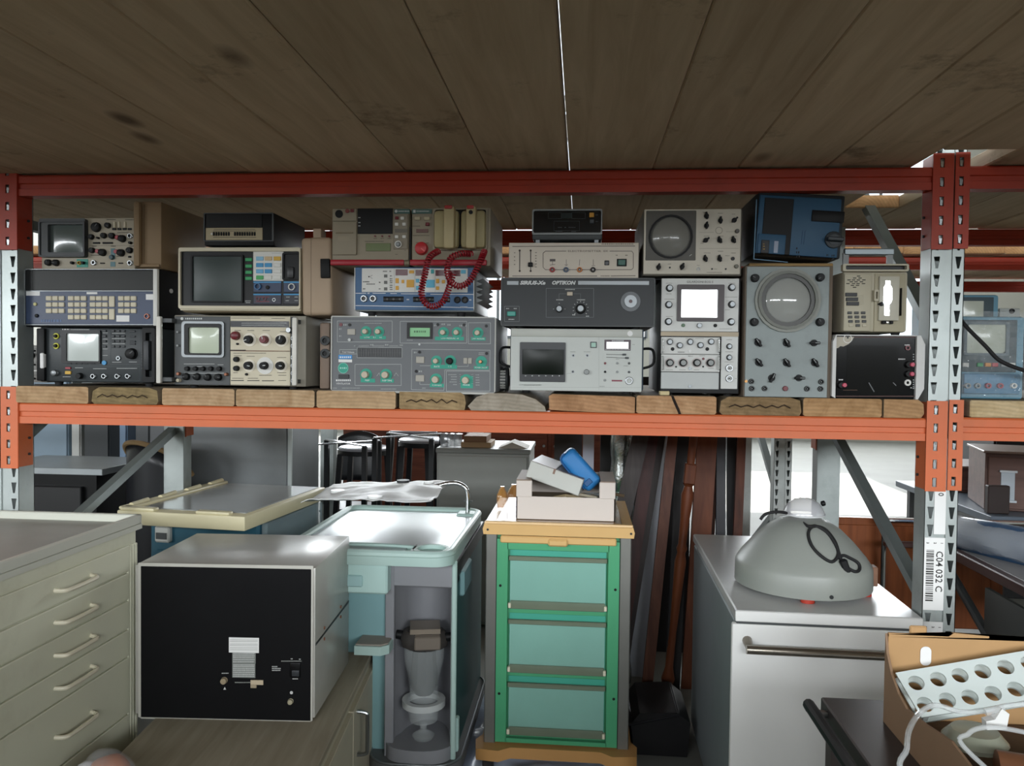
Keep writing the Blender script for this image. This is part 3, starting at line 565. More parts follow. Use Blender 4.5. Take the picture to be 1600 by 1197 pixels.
d.lines([(640, 710, 752, 710), (785, 711, 892, 711), (915, 712, 1020, 712), (635, 440, 770, 440)], PRINTB, 'slider_slot', 7, .006); d.marks([(735, 200, 400), (735, 218, 380)], PRINTW, h=5, out=.0066)
d.marks([(640, 155, 260), (1000, 157, 120), (670, 265, 55), (785, 265, 60), (920, 265, 65), (1075, 275, 65), (660, 467, 290), (665, 490, 70), (780, 495, 70), (1050, 505, 80), (660, 640, 40), (890, 663, 110), (1050, 640, 80), (650, 690, 100), (790, 690, 90), (1060, 663, 70), (1060, 710, 70)], PRINTB, h=5, out=.0056)
d.lines([(632, 448, 1166, 448)], mat('#7a4a3a', .6), 'plugin_gap', 4, .004); d.marks([(232, 160, 150)], PRINTW, h=14, out=.0046); d.disc('badge', 202, 160, 13, PRINTW, .0046); d.marks([(220, 563, 270), (330, 585, 70), (225, 645, 350), (520, 570, 50)], PRINTW, h=5, out=.0046)
for xa, xb, ya, yb in ((30, 72, 145, 732), (1218, 1264, 155, 752)):
    a, b = d.at(xa, yb), d.at(xb, ya); MB().box(a[0], b[0], -.045, -.03, a[1], b[1], bev=.004, seg=2).build('carry_handle', mat('#d9d6cd', .35, var=.05), d.root)
    for z in (a[1] + .006, b[1] - .018): MB().box(a[0] + .003, b[0] + (.03 if xa < 100 else -.003), -.034, .0, z, z + .012).build('handle_arm', DGREY, d.root)
# ---- little pinkish box with two sockets, behind
q = Dev('adapter_box', 'pinkish beige box with two round black sockets, left of teal-knobbed panel', 'box', .10, (1418, 195, 1508, 735), .2, C4, zb=ZT); q.case(mat('#a99484', .55), .006)
for y in (355, 470): q.ringp('socket_ring', 1475, y, 42, 22, DGREY, .01); q.disc('socket_core', 1475, y, 22, NEARBLK, .004)
# ---- patient monitor
C3 = (250, 310, 5.7)
d = Dev('patient_monitor', 'beige-framed patient monitor with dark screen and blue, green and yellow keys', 'monitor', .03, (180, 440, 1262, 1005), .36, C3, zb=G.top + .008, feet=0); E_ = d
d.case(CREAM_D, .012, z0=0); d.frame('front_rim', (180, 442, 1262, 985), (196, 476, 1252, 957), CREAM, .012, rad=.006); d.box('black_face', (194, 474, 1254, 958), NEARBLK, .003); d.screen((296, 516, 740, 918), mat('#3f4846', .3, coat=.0, var=.15, spec=.3), .004, .004); d.frame('screen_mask', (286, 506, 750, 928), (300, 520, 736, 914), BLACK, .009)
d.box('chin', (184, 962, 1258, 1000), CREAM, .006, .004)
d.keys('soft_key', (795,), (547, 605, 660, 714), 60, 30, GRN, .006, .001)
d.box('keypad_panel', (834, 474, 1104, 736), WHITEP, .0045, .001)
cols = [[mat('#8fc0dc', .5), mat('#cdb48c', .5), YEL], [SKY, SKY, WHITEP], [mat('#6fb0d8', .5), SKY, WHITEP], [mat('#4aa860', .5), WHITEP, WHITEP]]
for j, y in enumerate((538, 596, 651, 707)):
    for i, x in enumerate((895, 971, 1051)): d.box('key', (x - 32, y - 18, x + 32, y + 18), cols[j][i], .0075, .001)
d.frame('printer_slot', (1096, 488, 1252, 728), (1112, 500, 1240, 716), BLACK, .008); d.box('roller', (1140, 610, 1200, 715), mat('#3a3b3c', .35), .012, .005)
for r_, m_ in (((836, 742, 1086, 836), NAVY), ((1104, 742, 1252, 836), NAVY), ((836, 850, 1086, 942), mat('#26283a', .4)), ((1104, 850, 1252, 942), mat('#22242c', .4))): d.box('module_face', r_, m_, .005, .001)
d.lines([(838, 748, 1084, 748), (1106, 748, 1250, 748), (838, 857, 1084, 857), (1106, 857, 1250, 857)], SKY, 'module_stripe', 12, .0056)
d.ringp('socket_ring', 880, 787, 30, 22, BLUE, .012); d.ringp('socket_ring', 1182, 791, 30, 23, WHITEP, .012); d.knob(965, 795, 18, BLACK, .01); d.socket(880, 895, 20, MAROON); d.socket(940, 895, 20, MAROON); d.socket(1022, 905, 18); d.marks([(765, 915, 50), (770, 930, 40), (1000, 490, 85), (1130, 880, 30), (1205, 880, 30), (1125, 912, 30), (1205, 912, 30)], PRINTW, h=6, out=.0056); d.marks([(860, 880, 120), (860, 920, 120)], RUBY, h=5, out=.0056)
MB().box(-.2 * d.w, -.1 * d.w, .03, .06, d.h, d.h + .001).build('top_recess', BLACK, d.root)
# ---- small dark meter above
d = Dev('digital_meter', 'small dark bench meter with cream key strip above the patient monitor', 'meter', .10, (395, 130, 1015, 386), .28, C3, zb=E_.top + .002, feet=.014); D_ = d
d.case(BLACK, .003); d.frame('front_rim', (395, 130, 1015, 386), (404, 138, 1004, 377), DGREY, .006, rad=.003); d.box('display_window', (412, 142, 910, 258), NEARBLK, .002); d.box('key_strip', (410, 262, 916, 373), mat('#b5a787', .5), .003, .001); d.keys('key', [485 + 22 * i for i in range(7)] + [672 + 22 * i for i in range(9)], (318,), 15, 34, BLACK, .006)
d.lines([(485, 277, 850, 277)], PRINTB, wpx=3, out=.0036); d.disc('power_key', 466, 318, 9, WHITEP, .005); d.marks([(480, 292, 380), (480, 348, 380)], PRINTB, h=5, out=.0036)
# ---- beige flat module standing on edge
d = Dev('flat_module', 'flat beige plastic module standing on edge right of the patient monitor', 'module', .02, (1262, 345, 1532, 1056), .32, C3, zb=G.top + .001, roll=R(-1.2)); d.case(mat('#b09a82', .55, var=.06), .012, seg=3); d.box('neck', (1312, 240, 1386, 350), mat('#b09a82', .55, var=.06), -.05, .004, back=.1); d.lines([(1345, 350, 1345, 1050)], mat('#6a5a49', .7), 'seam', 3); d.box('dark_tab', (1440, 540, 1518, 712), BLACK, .012, .002)
# ---- ventilator panel with teal knobs
C6 = (500, 470, 5.44)
d = Dev('ventilator', 'grey ventilator panel with teal dials and cream knobs', 'ventilator', .0, (94, 140, 1497, 780), .34, C6, zb=ZT); J = d; d.po = .002
PANEL = mat('#6a6d70', .5, var=.07, dirt='#8a8c8c', dirt_amt=.25); d.case(mat('#77797a', .5), .004); d.frame('front_rim', (94, 138, 1498, 786), (104, 148, 1488, 776), mat('#b9b9b2', .45), .005, rad=.005); d.box('front_panel', (102, 146, 1490, 778), PANEL, .002)
PL = mat('#a9adab', .6, var=.05); TL = mat('#2f9c85', .5, var=.08)
d.rects([(150, 172, 615, 350), (683, 175, 1248, 360), (1262, 187, 1450, 366), (300, 540, 692, 720), (318, 398, 698, 484), (168, 416, 316, 452), (1075, 598, 1445, 768)], PL, wpx=4.5)
d.lines([(783, 412, 1447, 420), (1447, 420, 1443, 592), (1443, 592, 1062, 588), (1062, 588, 1055, 760), (783, 412, 778, 755), (778, 755, 1055, 762), (850, 552, 940, 552), (1168, 558, 1260, 558), (1260, 558, 1260, 530), (850, 685, 850, 712), (850, 712, 935, 712)], PL, wpx=4, out=.0026)
for r_ in ((342, 300, 562, 326), (978, 307, 1224, 336), (1285, 311, 1408, 338), (940, 546, 1166, 576), (1308, 556, 1432, 582), (348, 662, 470, 693), (515, 664, 630, 694), (935, 705, 1056, 734), (1196, 640, 1302, 742)): d.box('teal_label', r_, TL, .0026)
def tknob(x, y, r=22, dr=46, m=KNOBC, h=.016): d.disc('dial', x + 4, y, dr, TL, .0032, n=28); d.knob(x, y, r, m, h, taper=.92)
for x, y in ((390, 262), (499, 263), (1048, 270), (1163, 270), (1340, 273), (988, 512)): tknob(x, y, 23)
tknob(1105, 513, 29, 50, BLACK); tknob(1368, 518, 15, 48, mat('#a8795a', .35, .6))
for x, y in ((390, 628), (560, 630), (985, 670), (1240, 676)): tknob(x, y, 31, 52)
d.disc('round_badge', 200, 572, 46, TL, .003, n=28); d.ringp('round_badge_ring', 200, 572, 46, 41, mat('#7cc2b0', .5), .0034); d.marks([(172, 572, 58)], mat('#9fd6c8', .5), h=14, out=.0036)
d.frame('display_bezel', (742, 188, 958, 322), (764, 230, 938, 304), NEARBLK, .006, rad=.002); d.screen((760, 226, 942, 308), mat('#7fbf86', .35, var=.05), .002, .0002, 'display'); d.marks([(800, 262, 100)], mat('#3f6b48', .5), h=16, out=.0026)
st = d.box('sticker', (160, 461, 275, 497), mat('#3f8fd0', .5), .003); d.box('sticker', (160, 495, 275, 522), PAPER, .003); d.marks([(170, 480, 95)], PAPER, h=14, out=.0034)
d.box('switch', (160, 628, 250, 661), CHAR, .005, .001); d.box('bar_meter', (322, 402, 694, 480), CHAR, .003)
for k in range(18): d.box('segment', (328 + 20.3 * k, 408, 342 + 20.3 * k, 474), mat('#2a2b2c', .3), .0036)
d.lines([(325, 441, 692, 441)], mat('#5a5c5c', .5), wpx=2, out=.0042)
for r_ in ((235, 240, 303, 290), (818, 475, 889, 530), (1220, 486, 1254, 536), (1258, 486, 1293, 536), (815, 632, 889, 686)): d.box('push_button', r_, mat('#aaa69c', .5), .005, .001)
for x, y in ((255, 205), (1003, 203), (1226, 206), (1415, 215), (848, 436), (820, 600), (1418, 448)): d.disc('lamp', x, y, 13, NEARBLK, .004)
d.disc('lamp', 180, 203, 15, MAROON, .004); d.disc('toggle', 255, 332, 13, PRINTW, .008); d.disc('screw', 846, 371, 9, PRINTW, .003)
d.text('Tidal Volume', 242, 437, 15, PAPER, width=105, out=.0028); d.marks([(138, 676, 125)], PAPER, h=14, out=.0028); d.text('VENTILATOR', 200, 705, 15, PAPER, width=122, out=.0028); d.text('LOW PRESSURE  HI', 1105, 321, 13, PAPER, width=150, out=.0032); d.text('LOW     0.1     HI', 452, 312, 13, PAPER, width=150, out=.0032); d.text('PEEP', 404, 677, 14, PAPER, out=.0032); d.text('INSP TIME', 572, 679, 14, PAPER, width=84, out=.0032); d.text('RATE', 995, 560, 15, PAPER, out=.0032); d.text('I : E', 1105, 560, 14, PAPER, out=.0032); d.text('FLOW RATE', 995, 719, 14, PAPER, width=80, out=.0032); d.text('MODE', 1245, 716, 15, PAPER, out=.0032); d.text('POWER ON/OFF', 1370, 569, 13, PAPER, width=105, out=.0032); d.text('LIMIT PRESSURE', 1346, 324, 12, PAPER, width=105, out=.0032)
d.marks([(380, 192, 145), (290, 384, 18), (332, 384, 90), (450, 384, 100), (590, 384, 80), (1090, 628, 72), (1115, 646, 50), (1115, 669, 50), (1103, 690, 62), (1132, 712, 32), (1325, 630, 30), (1325, 652, 30), (1325, 674, 32), (1325, 695, 32), (1325, 716, 32), (1350, 443, 50), (1350, 456, 50), (740, 336, 50), (190, 742, 150), (110, 742, 35), (520, 750, 130), (870, 742, 30)], PL, h=7, out=.0028); d.marks([(430, 375, 30), (555, 375, 30), (680, 378, 30), (200, 205, 35), (1035, 200, 30), (1085, 205, 25), (970, 210, 22), (1185, 212, 60), (840, 600, 34), (800, 440, 20), (165, 240, 20), (165, 300, 20)], PL, h=13, out=.0028)
d.lines([(632, 640, 648, 612), (648, 612, 668, 640), (485, 640, 505, 612), (505, 612, 515, 640)], PL, wpx=4, out=.0028)
for k in range(5): d.lines([(1185, 625 + 20 * k, 1200, 630 + 18 * k), (1285, 630 + 18 * k, 1305, 625 + 20 * k)], PL, wpx=2, out=.003)
# ---- ribbed black wheel behind it
q = thing('ribbed_hose', 'black ribbed hose end with white rings, squeezed right of the teal-knobbed panel', 'hose', PY(786, 604, .13), group='instruments on the shelf'); q.location.z = ZT
MB().cyl((-.012, 0, .038), (.016, 0, .038), .034, n=24).build('hose', BLACK, q)
for k in range(2): MB().ring((-.011 + .016 * k, 0, .038), (1, 0, 0), .0375, .033, .012).build('ring', DGREY, q)
for k in range(7):
    a = R(180 + 45 + k * 15); MB().box(-.006, .010, -.0385, -.034, -.003, .003, M=Matrix.Translation((0, 0, .038)) @ Matrix.Rotation(R(-40 + 14 * k), 4, 'X')).build('white_rib', WHITEP, q)
# ---- blue electrosurgical unit
C5 = (500, 300, 5.44)
d = Dev('electrosurgical_unit', 'blue electrosurgical unit with white control panel under the dangling red cords', 'instrument', .035, (298, 640, 1312, 1000), .36, C5, zb=J.top + .001, feet=.018); I_ = d
d.case(mat('#8e9290', .45), .003); d.box('front_panel', (300, 643, 1310, 1002), mat('#3d6289', .45, var=.07), .003, .001); d.box('control_panel', (358, 652, 1258, 852), WHITEP, .005, .001); d.lines([(300, 645, 300, 1000), (1309, 645, 1309, 1000)], WHITEP, 'edge_trim', 6, .005); d.lines([(305, 862, 395, 862), (450, 862, 560, 862), (600, 864, 655, 864), (690, 866, 905, 868), (940, 870, 1305, 872), (305, 966, 1305, 984)], PAPER, wpx=5, out=.0036)
for r_ in ((645, 660, 749, 711), (815, 664, 922, 713), (985, 666, 1060, 715), (1090, 666, 1196, 717)): d.box('display', r_, LEDRED, .0058, .0005)
Ym = mat('#d9a441', .5); Cm = mat('#63b3cf', .5); Tm = mat('#3f9ea0', .5)
for r_, m_ in (((760, 668, 802, 694), Ym), ((645, 735, 673, 777), Ym), ((697, 748, 719, 777), Ym), ((739, 748, 803, 812), Ym), ((645, 800, 673, 834), Ym), ((818, 740, 846, 772), Cm), ((905, 748, 978, 814), Cm), ((819, 800, 846, 834), Cm), ((945, 660, 972, 696), Tm), ((988, 740, 1016, 777), Ym), ((1038, 750, 1066, 778), Ym), ((988, 804, 1016, 834), Ym), ((1200, 664, 1242, 696), Cm)): d.box('key', r_, m_, .0066, .0006)
for y in (703, 757, 812): d.box('icon_key', (548, y, 576, y + 26), mat('#6a6a66', .5), .006)
d.lines([(635, 655, 635, 850), (810, 658, 810, 850), (982, 660, 982, 850)], mat('#a5a59e', .6), wpx=2, out=.0056); d.marks([(370, 765, 55), (540, 676, 35), (370, 825, 18), (595, 676, 14), (600, 715, 14), (505, 770, 14), (505, 825, 14)] + [(597, y, 24) for y in (740, 757, 772, 795, 812, 830)], PRINTB, h=9, out=.0056); d.marks([(400, 784, 72)], PRINTB, h=8, out=.0056); d.disc('lamp', 420, 722, 6, BLACK, .006); d.lines([(430, 720, 450, 708), (430, 724, 450, 738)], PRINTB, wpx=2, out=.0056)
for x in (378, 455): d.socket(x, 908, 31, STEEL, mat('#5a5550', .4), .01)
for xa, xb, y in ((538, 716, 912), (790, 972, 914), (1040, 1110, 916)): d.box('socket_slot', (xa, y - 24, xb, y + 24), NEARBLK, .004, .0035); [d.disc('pin_hole', xa + (xb - xa) * f, y, 9, mat('#4a4a48', .4), .0048) for f in (.2, .5, .8)]
for x in (1168, 1233): d.socket(x, 918, 29, BLACK, NEARBLK, .009)
d.marks([(408, 862, 18), (740, 915, 22), (1270, 918, 16), (1195, 980, 60)], PAPER, h=10, out=.0036)
for k in range(5): # cooling fins on the right side
    z = .03 + k * (d.h - .05) / 5 + d.z0; MB().prism([(0, z), (.02, z + .008), (0, z + .014)], .04, d.d - .03, 'XZ', Matrix.Translation((d.w / 2, 0, 0))).build('cooling_fin', GREYK, d.root)
# ---- defibrillator
d = Dev('defibrillator', 'beige defibrillator with red stripe, two paddles and coiled red cords', 'defibrillator', .015, (98, 135, 1450, 634), .34, C5, zb=I_.top + .001); H = d
DEF = mat('#968c78', .55, var=.06, dirt='#8d8068', dirt_amt=.3); DEF2 = mat('#a3976f', .55, var=.06)
xs, zs = d.at(765, 575); d.case(DEF, .006, x1=xs - .004); d.case(DEF, .006, x0=xs + .004, name='power_case')
for xa, xb in ((95, 722), (768, 1420)): d.box('red_bumper', (xa, 578, xb, 634), mat('#a31c2b', .4), .012, .004)
d.box('clasp', (722, 582, 768, 640), mat('#6b5f4c', .4, .4), .014, .003)
d.box('door', (113, 256, 316, 536), DEF, .008, .002); d.box('upper_cover', (112, 144, 316, 250), DEF, .006, .002); d.disc('speaker', 168, 190, 34, BLACK, .008); d.disc('lamp', 238, 165, 18, mat('#7a3a35', .4), .008); d.box('button', (265, 150, 295, 176), MAROON, .009); d.box('door_handle', (140, 345, 290, 358), mat('#8b7f68', .5), .012, .002); d.box('recess', (160, 380, 260, 420), mat('#9b907a', .5), .0084)
d.box('display', (322, 140, 619, 357), NEARBLK, .004, .001); d.box('lcd', (392, 437, 601, 503), mat('#5d6a35', .3), .003, .0006); d.marks([(330, 220, 16), (330, 262, 16), (330, 290, 16)], PRINTW, h=8, out=.005)
d.box('header', (633, 148, 766, 186), mat('#46655f', .5), .004); d.box('header', (782, 148, 952, 186), mat('#46655f', .5), .004); d.marks([(668, 166, 92), (822, 166, 110)], PRINTW, h=9, out=.0046); d.disc('badge', 650, 166, 12, PRINTW, .0048); d.box('badge', (795, 155, 815, 178), PRINTW, .0046)
d.box('button_panel', (628, 196, 748, 487), mat('#8a8170', .5), .004, .001)
for x, y, m_ in ((657, 224, MAROON), (703, 226, WHITEP), (655, 276, WHITEP), (718, 276, WHITEP), (655, 383, WHITEP), (718, 383, WHITEP)): d.box('button', (x - 15, y - 13, x + 15, y + 13), m_, .0075, .001)
d.box('readout', (640, 316, 746, 347), mat('#6b655a', .4), .005); d.ringp('rotary_ring', 670, 448, 30, 22, WHITEP, .01); d.knob(670, 448, 20, GREYK, .014)
for x in (470, 530, 590): d.disc('lamp', x, 377, 8, mat('#6a2a2a', .4), .004)
d.marks([(455, 395, 30), (515, 395, 30), (575, 395, 30), (640, 530, 20), (790, 370, 140), (790, 290, 60), (815, 430, 20), (905, 432, 20), (720, 497, 10), (380, 420, 160)], mat('#5c5546', .6), h=6)
for x, y in ((830, 226), (910, 227)): d.box('button', (x - 24, y - 14, x + 24, y + 14), mat('#b8ad90', .5), .006, .001)
d.box('button', (900, 262, 932, 290), MAROON, .007, .001); d.box('readout', (820, 316, 919, 347), mat('#6b4a42', .3), .004); d.knob(865, 482, 56, mat('#b5272c', .4), .018, ptr=mat('#d86a66', .5), ang=130, name='energy_dial')
d.lines([(770, 300, 765, 575)], BLACK, 'gap', 12, .001)
d.frame('paddle_bay', (962, 142, 1430, 496), (978, 156, 1416, 486), DEF, .012, rad=.008); d.box('bay_floor', (970, 150, 1422, 490), BLACK, .0012)
for xa, xb, ga, gb in ((976, 1192, 1070, 1166), (1202, 1418, 1256, 1346)):
    p = d.box('paddle', (xa, 166, xb, 488), DEF2, .03, .012); d.box('paddle_grip', (ga, 142, gb, 500), mat('#b3a47c', .5), .052, .008, back=-.02, parent=p); d.box('discharge_button', (ga + 14, 143, gb - 18, 172), mat('#a8322f', .4), .056, .002, back=-.05, parent=p)
d.disc('indicator', 1303, 200, 17, BLACK, .055)
cx = mat('#8c1420', .4, var=.1)
def coil(dev, P, rad, wire, pitch, m, label):
    pts = []
    for x, y, off in P:
        a = dev.at(x, y, off); pts.append(Vector((a[0], -off, a[1])))
    path = smooth_path(pts, 14); L = [0]
    for a, b in zip(path, path[1:]): L.append(L[-1] + (b - a).length)
    tot = L[-1]; n = int(tot / pitch * 10); out = []; k = 0; up = None
    for i in range(n + 1):
        s_ = tot * i / n
        while k < len(L) - 2 and L[k + 1] < s_: k += 1
        f = (s_ - L[k]) / max(L[k + 1] - L[k], 1e-9); p = path[k].lerp(path[k + 1], f); t = (path[k + 1] - path[k]).normalized()
        if up is None: up = t.orthogonal().normalized()
        up = (up - t * up.dot(t)).normalized(); b = t.cross(up); a = 2 * math.pi * s_ / pitch
        out.append(p + up * math.cos(a) * rad + b * math.sin(a) * rad)
    return MB().tube(out, wire, 6).build('coiled_cord', m, dev.root, smooth=60, label=label)
coil(d, [(1010, 500, .03), (930, 560, .06), (892, 700, .07), (862, 850, .07), (896, 945, .07), (965, 972, .07), (1042, 935, .07), (1085, 850, .06), (1108, 770, .055), (1135, 690, .05)], .0078, .0025, .0078, cx, 'red coiled cord hanging lowest')
coil(d, [(1290, 528, .03), (1200, 525, .05), (1115, 560, .06), (1082, 660, .066), (1112, 760, .07), (1185, 802, .07), (1262, 765, .07), (1325, 670, .07), (1372, 570, .06), (1398, 500, .03)], .0078, .0025, .0078, cx, 'red coiled cord in the higher loop')
# ---- grey unit with green-black screen
C8 = (770, 470, 5.7)
d = Dev('signal_monitor', 'light grey rack unit with dark square screen under the black light source', 'monitor', .02, (150, 250, 1338, 806), .40, C8, zb=ZT + .001, feet=.011); N_ = d
LG = mat('#c2c6c1', .45, var=.04, dirt='#a4a8a3', dirt_amt=.2); d.case(mat('#3f4c58', .5), .004); d.box('front_panel', (156, 320, 1332, 795), LG, .003, .001); d.box('top_strip', (162, 256, 1332, 318), mat('#b9bbb3', .45), .006, .002)
d.frame('bezel', (240, 372, 650, 718), (262, 436, 636, 655), mat('#2c2e31', .35), .008, rad=.003); d.box('bezel_floor', (250, 380, 645, 712), BLACK, .0035); d.screen((262, 434, 638, 657), mat('#131a14', .22, spec=.2), .004, .002); d.marks([(288 + 60 * k, 668, 12) for k in range(6)], PRINTW, h=9, out=.0086)
for x, y, r in ((717, 487, 14), (841, 488, 14), (713, 632, 14)): d.ringp('jack_ring', x, y, r, r * .5, SILV, .004); d.disc('jack_core', x, y, r * .5, BLACK, .0034)
d.knob(835, 634, 25, GREYK, .014); d.frame('switch_frame', (868, 366, 926, 420), (876, 374, 918, 412), DGREY, .006, rad=.0008); d.box('rocker', (876, 374, 918, 412), mat('#9fc4b4', .4), .0055)
d.box('display_frame', (993, 349, 1229, 442), mat('#51424a', .4), .004, .0008); d.box('display', (1012, 368, 1208, 426), mat('#fbfbfa', .3, .4, var=.01), .0052); d.marks([(1060, 357, 105)], PRINTW, h=9, out=.0046); d.marks([(1000, 434, 220)], PRINTW, h=6, out=.0046)  # near-white display colour paints in a reflection of the window
d.lines([(1010, 478, 1155, 480), (1010, 503, 1180, 510)], PRINTB, 'slider_slot', 4, .004)
for x, y in ((1170, 479), (1194, 509)): d.box('slider', (x - 17, y - 8, x + 17, y + 8), DGREY, .008, .001)
for x, y, m_ in ((1000, 557, MAROON), (1000, 633, BLACK), (1108, 557, GREYK), (1108, 634, GREYK), (1213, 557, DGREY), (1213, 635, DGREY), (997, 708, GREYK)): d.knob(x, y, 12, m_, .006)
d.box('red_label', (1058, 705, 1152, 718), mat('#8a4552', .5), .0036); d.socket(1213, 712, 36, STEEL, mat('#8c8479', .4, .6), .008); d.disc('round_sticker', 1221, 293, 24, PAPER, .007); d.screws([(178, 406), (172, 675), (1305, 418), (1300, 691)], 8, DGREY)
d.marks([(235, 748, 200), (950, 762, 45), (1165, 580, 40), (1095, 520, 30), (690, 455, 50), (810, 455, 60), (280, 752, 150), (1245, 390, 20)], mat('#8b8f8b', .6), h=6, out=.0036); d.lines([(945, 325, 945, 790), (165, 770, 1325, 772)], mat('#a3a7a3', .6), wpx=2, out=.0034); d.lines([(658, 650, 700, 645)], mat('#8b8f8b', .6), wpx=2, out=.0036)
for s_ in (-1, 1):
    x = s_ * (d.w / 2); mb = MB(); mb.tube(smooth_path([(x, .05, d.h * .75), (x + s_ * .03, .05, d.h * .73), (x + s_ * .032, .05, d.h * .5), (x, .05, d.h * .42)], 5), .004, 8).build('side_handle', BLACK, d.root)
# ---- SIRIUS-Xe
C7 = (770, 310, 5.7)
d = Dev('light_source', 'black light source with bold slanted white lettering and round silver port', 'light source', .0, (70, 712, 1446, 1133), .40, C7, zb=N_.top + .001, feet=.006); M_ = d; d.po = .002
d.case(CHAR, .004); d.frame('front_rim', (70, 710, 1447, 1136), (80, 720, 1437, 1126), DGREY, .004, rad=.005); d.box('front_panel', (78, 718, 1439, 1128), mat('#303335', .5, var=.05), .002)
SB = mat('#7f8385', .35, .5); d.box('silver_bar', (128, 738, 230, 770), SB, .003); d.box('silver_bar', (760, 738, 1391, 769), SB, .003)
d.text('SIRIUS-Xe', 354, 754, 32, mat('#d2d4d3', .5), shear=.25, bold=.0007, width=228, out=.003); d.text('OPTIKON', 628, 754, 32, mat('#d2d4d3', .5), shear=.25, bold=.0007, width=210, out=.003)
d.rects([(475, 802, 898, 1060), (105, 962, 236, 1097)], mat('#6f7476', .6), wpx=4); d.lines([(590, 905, 590, 850), (590, 850, 660, 850), (712, 850, 782, 850), (782, 850, 782, 905)], mat('#6f7476', .6), wpx=3, out=.0026); d.box('push_button', (661, 834, 712, 868), KNOBC, .007, .001)
d.knob(592, 986, 33, SILV, .018, taper=.8); d.knob(782, 985, 46, BLACK, .012); d.knob(782, 985, 36, SILV, .022, taper=.82)
d.lines([(782 + 60 * math.sin(R(a)), 985 - 60 * math.cos(R(a)), 782 + 72 * math.sin(R(a)), 985 - 72 * math.cos(R(a))) for a in range(-130, 131, 26)] + [(592 + 46 * math.sin(R(a)), 986 - 46 * math.cos(R(a)), 592 + 55 * math.sin(R(a)), 986 - 55 * math.cos(R(a))) for a in (-90, 0, 90)], PRINTW, wpx=4, out=.0026)
d.marks([(645, 812, 85), (565, 904, 65), (750, 904, 72), (708, 1038, 28), (830, 1050, 26), (120, 982, 26), (188, 982, 26), (142, 1078, 50)], PRINTW, h=8, out=.0026)
d.ringp('port_flange', 1226, 920, 87, 52, mat('#55585a', .4, .3), .005); d.ringp('port_ring', 1226, 919, 55, 16, SILV, .01); d.disc('port_core', 1226, 917, 16, mat('#4a1c1c', .3), .006); d.screws([(1226, 852), (1168, 950), (1286, 950)], 7, DGREY); d.box('rocker', (129, 1008, 206, 1050), mat('#2f9486', .35), .008, .0015)
# ---- beige faradic stimulator
d = Dev('stimulator', 'beige panel with two sliders and four coloured sockets above the black light source', 'stimulator', .015, (140, 395, 1300, 712), .34, C7, zb=M_.top + .0015); L_ = d
BP = mat('#d0c6b7', .5, var=.05); d.case(mat('#6e665c', .5), .002); d.box('front_panel', (142, 396, 1299, 710), BP, .003, .001); BR = mat('#3a2c2b', .6)
d.lines([(175, 430, 1266, 426), (175, 692, 930, 692), (1050, 692, 1270, 690)], BR, wpx=5, out=.0036); d.lines([(240, 466, 240, 650), (338, 466, 338, 652)], BLACK, 'slider_slot', 7, .0036)
for x in (240, 338):
    for y in (466, 648): d.disc('slot_end', x, y, 9, BR, .004)
d.box('slider', (316, 574, 358, 612), BLACK, .014, .002); d.lines([(470, 471, 655, 471), (1040, 471, 1236, 471), (448, 490, 448, 615), (1251, 490, 1251, 620), (468, 636, 1235, 636), (448, 490, 470, 471), (1236, 471, 1251, 490), (448, 615, 468, 636), (1251, 620, 1235, 636)], BR, wpx=4, out=.0036)
for x, m_ in ((530, mat('#b2272b', .4)), (652, mat('#3f5a78', .4)), (773, mat('#d07a2a', .4)), (892, BLACK)): d.socket(x, 637, 24, m_, mat('#6a5a50', .4), .012, pin=STEEL)
d.text('ELECTROMETTER  EK', 848, 472, 17, mat('#7a6c62', .6), width=355, out=.0036); d.marks([(970, 408, 285)], mat('#8b7d72', .6), h=13, out=.0036)
d.box('icon', (508, 541, 558, 563), mat('#5a5350', .5), .0036); d.lines([(532, 563, 532, 590), (508, 595, 556, 590), (655, 545, 655, 595), (640, 590, 655, 600), (668, 590, 655, 600), (775, 545, 770, 600), (895, 545, 895, 595), (880, 600, 912, 600)], mat('#6b625c', .6), wpx=4, out=.0036); d.marks([(190, y, 12) for y in (486, 522, 555, 590)] + [(378, y, 14) for y in (484, 512, 535, 560, 585, 612)] + [(1095, 508, 18), (1180, 508, 22), (960, 692, 80)], mat('#5d534c', .6), h=8, out=.0036)
d.box('button', (994, 555, 1036, 597), BLACK, .006, .001); d.box('button_top', (1000, 566, 1030, 592), mat('#55555a', .4), .007); d.box('switch_frame', (1103, 540, 1192, 607), BLACK, .005); d.box('rocker', (1115, 550, 1180, 598), mat('#1f5a4c', .35), .009, .001); d.screws([(155, 668), (712, 417), (712, 670), (1276, 666)], 8, DARK)
# ---- small black meter
d = Dev('panel_meter', 'small black meter with yellow key on top of the beige slider panel', 'meter', .06, (350, 98, 975, 326), .22, C7, zb=L_.top + .014); K_ = d; d.po = .003
d.case(DGREY, .008); d.frame('front_rim', (350, 98, 976, 327), (362, 112, 966, 310), GREYK, .008, rad=.006); d.box('face', (358, 108, 968, 314), mat('#0f1011', .15, coat=.4), .003); d.box('key', (860, 130, 902, 170), mat('#d0962f', .4), .007, .001); d.box('key', (864, 190, 902, 226), mat('#3d4244', .4), .007, .001); d.rects([(495, 128, 610, 182), (705, 128, 822, 182), (545, 205, 772, 290)], mat('#2b3030', .5), wpx=3); d.box('window', (612, 132, 704, 180), mat('#1d2625', .2), .0036); d.marks([(580, 260, 35), (640, 260, 12), (675, 260, 62), (560, 295, 60), (700, 297, 40), (915, 150, 22), (918, 207, 18)], mat('#55595a', .6), h=6, out=.0036)
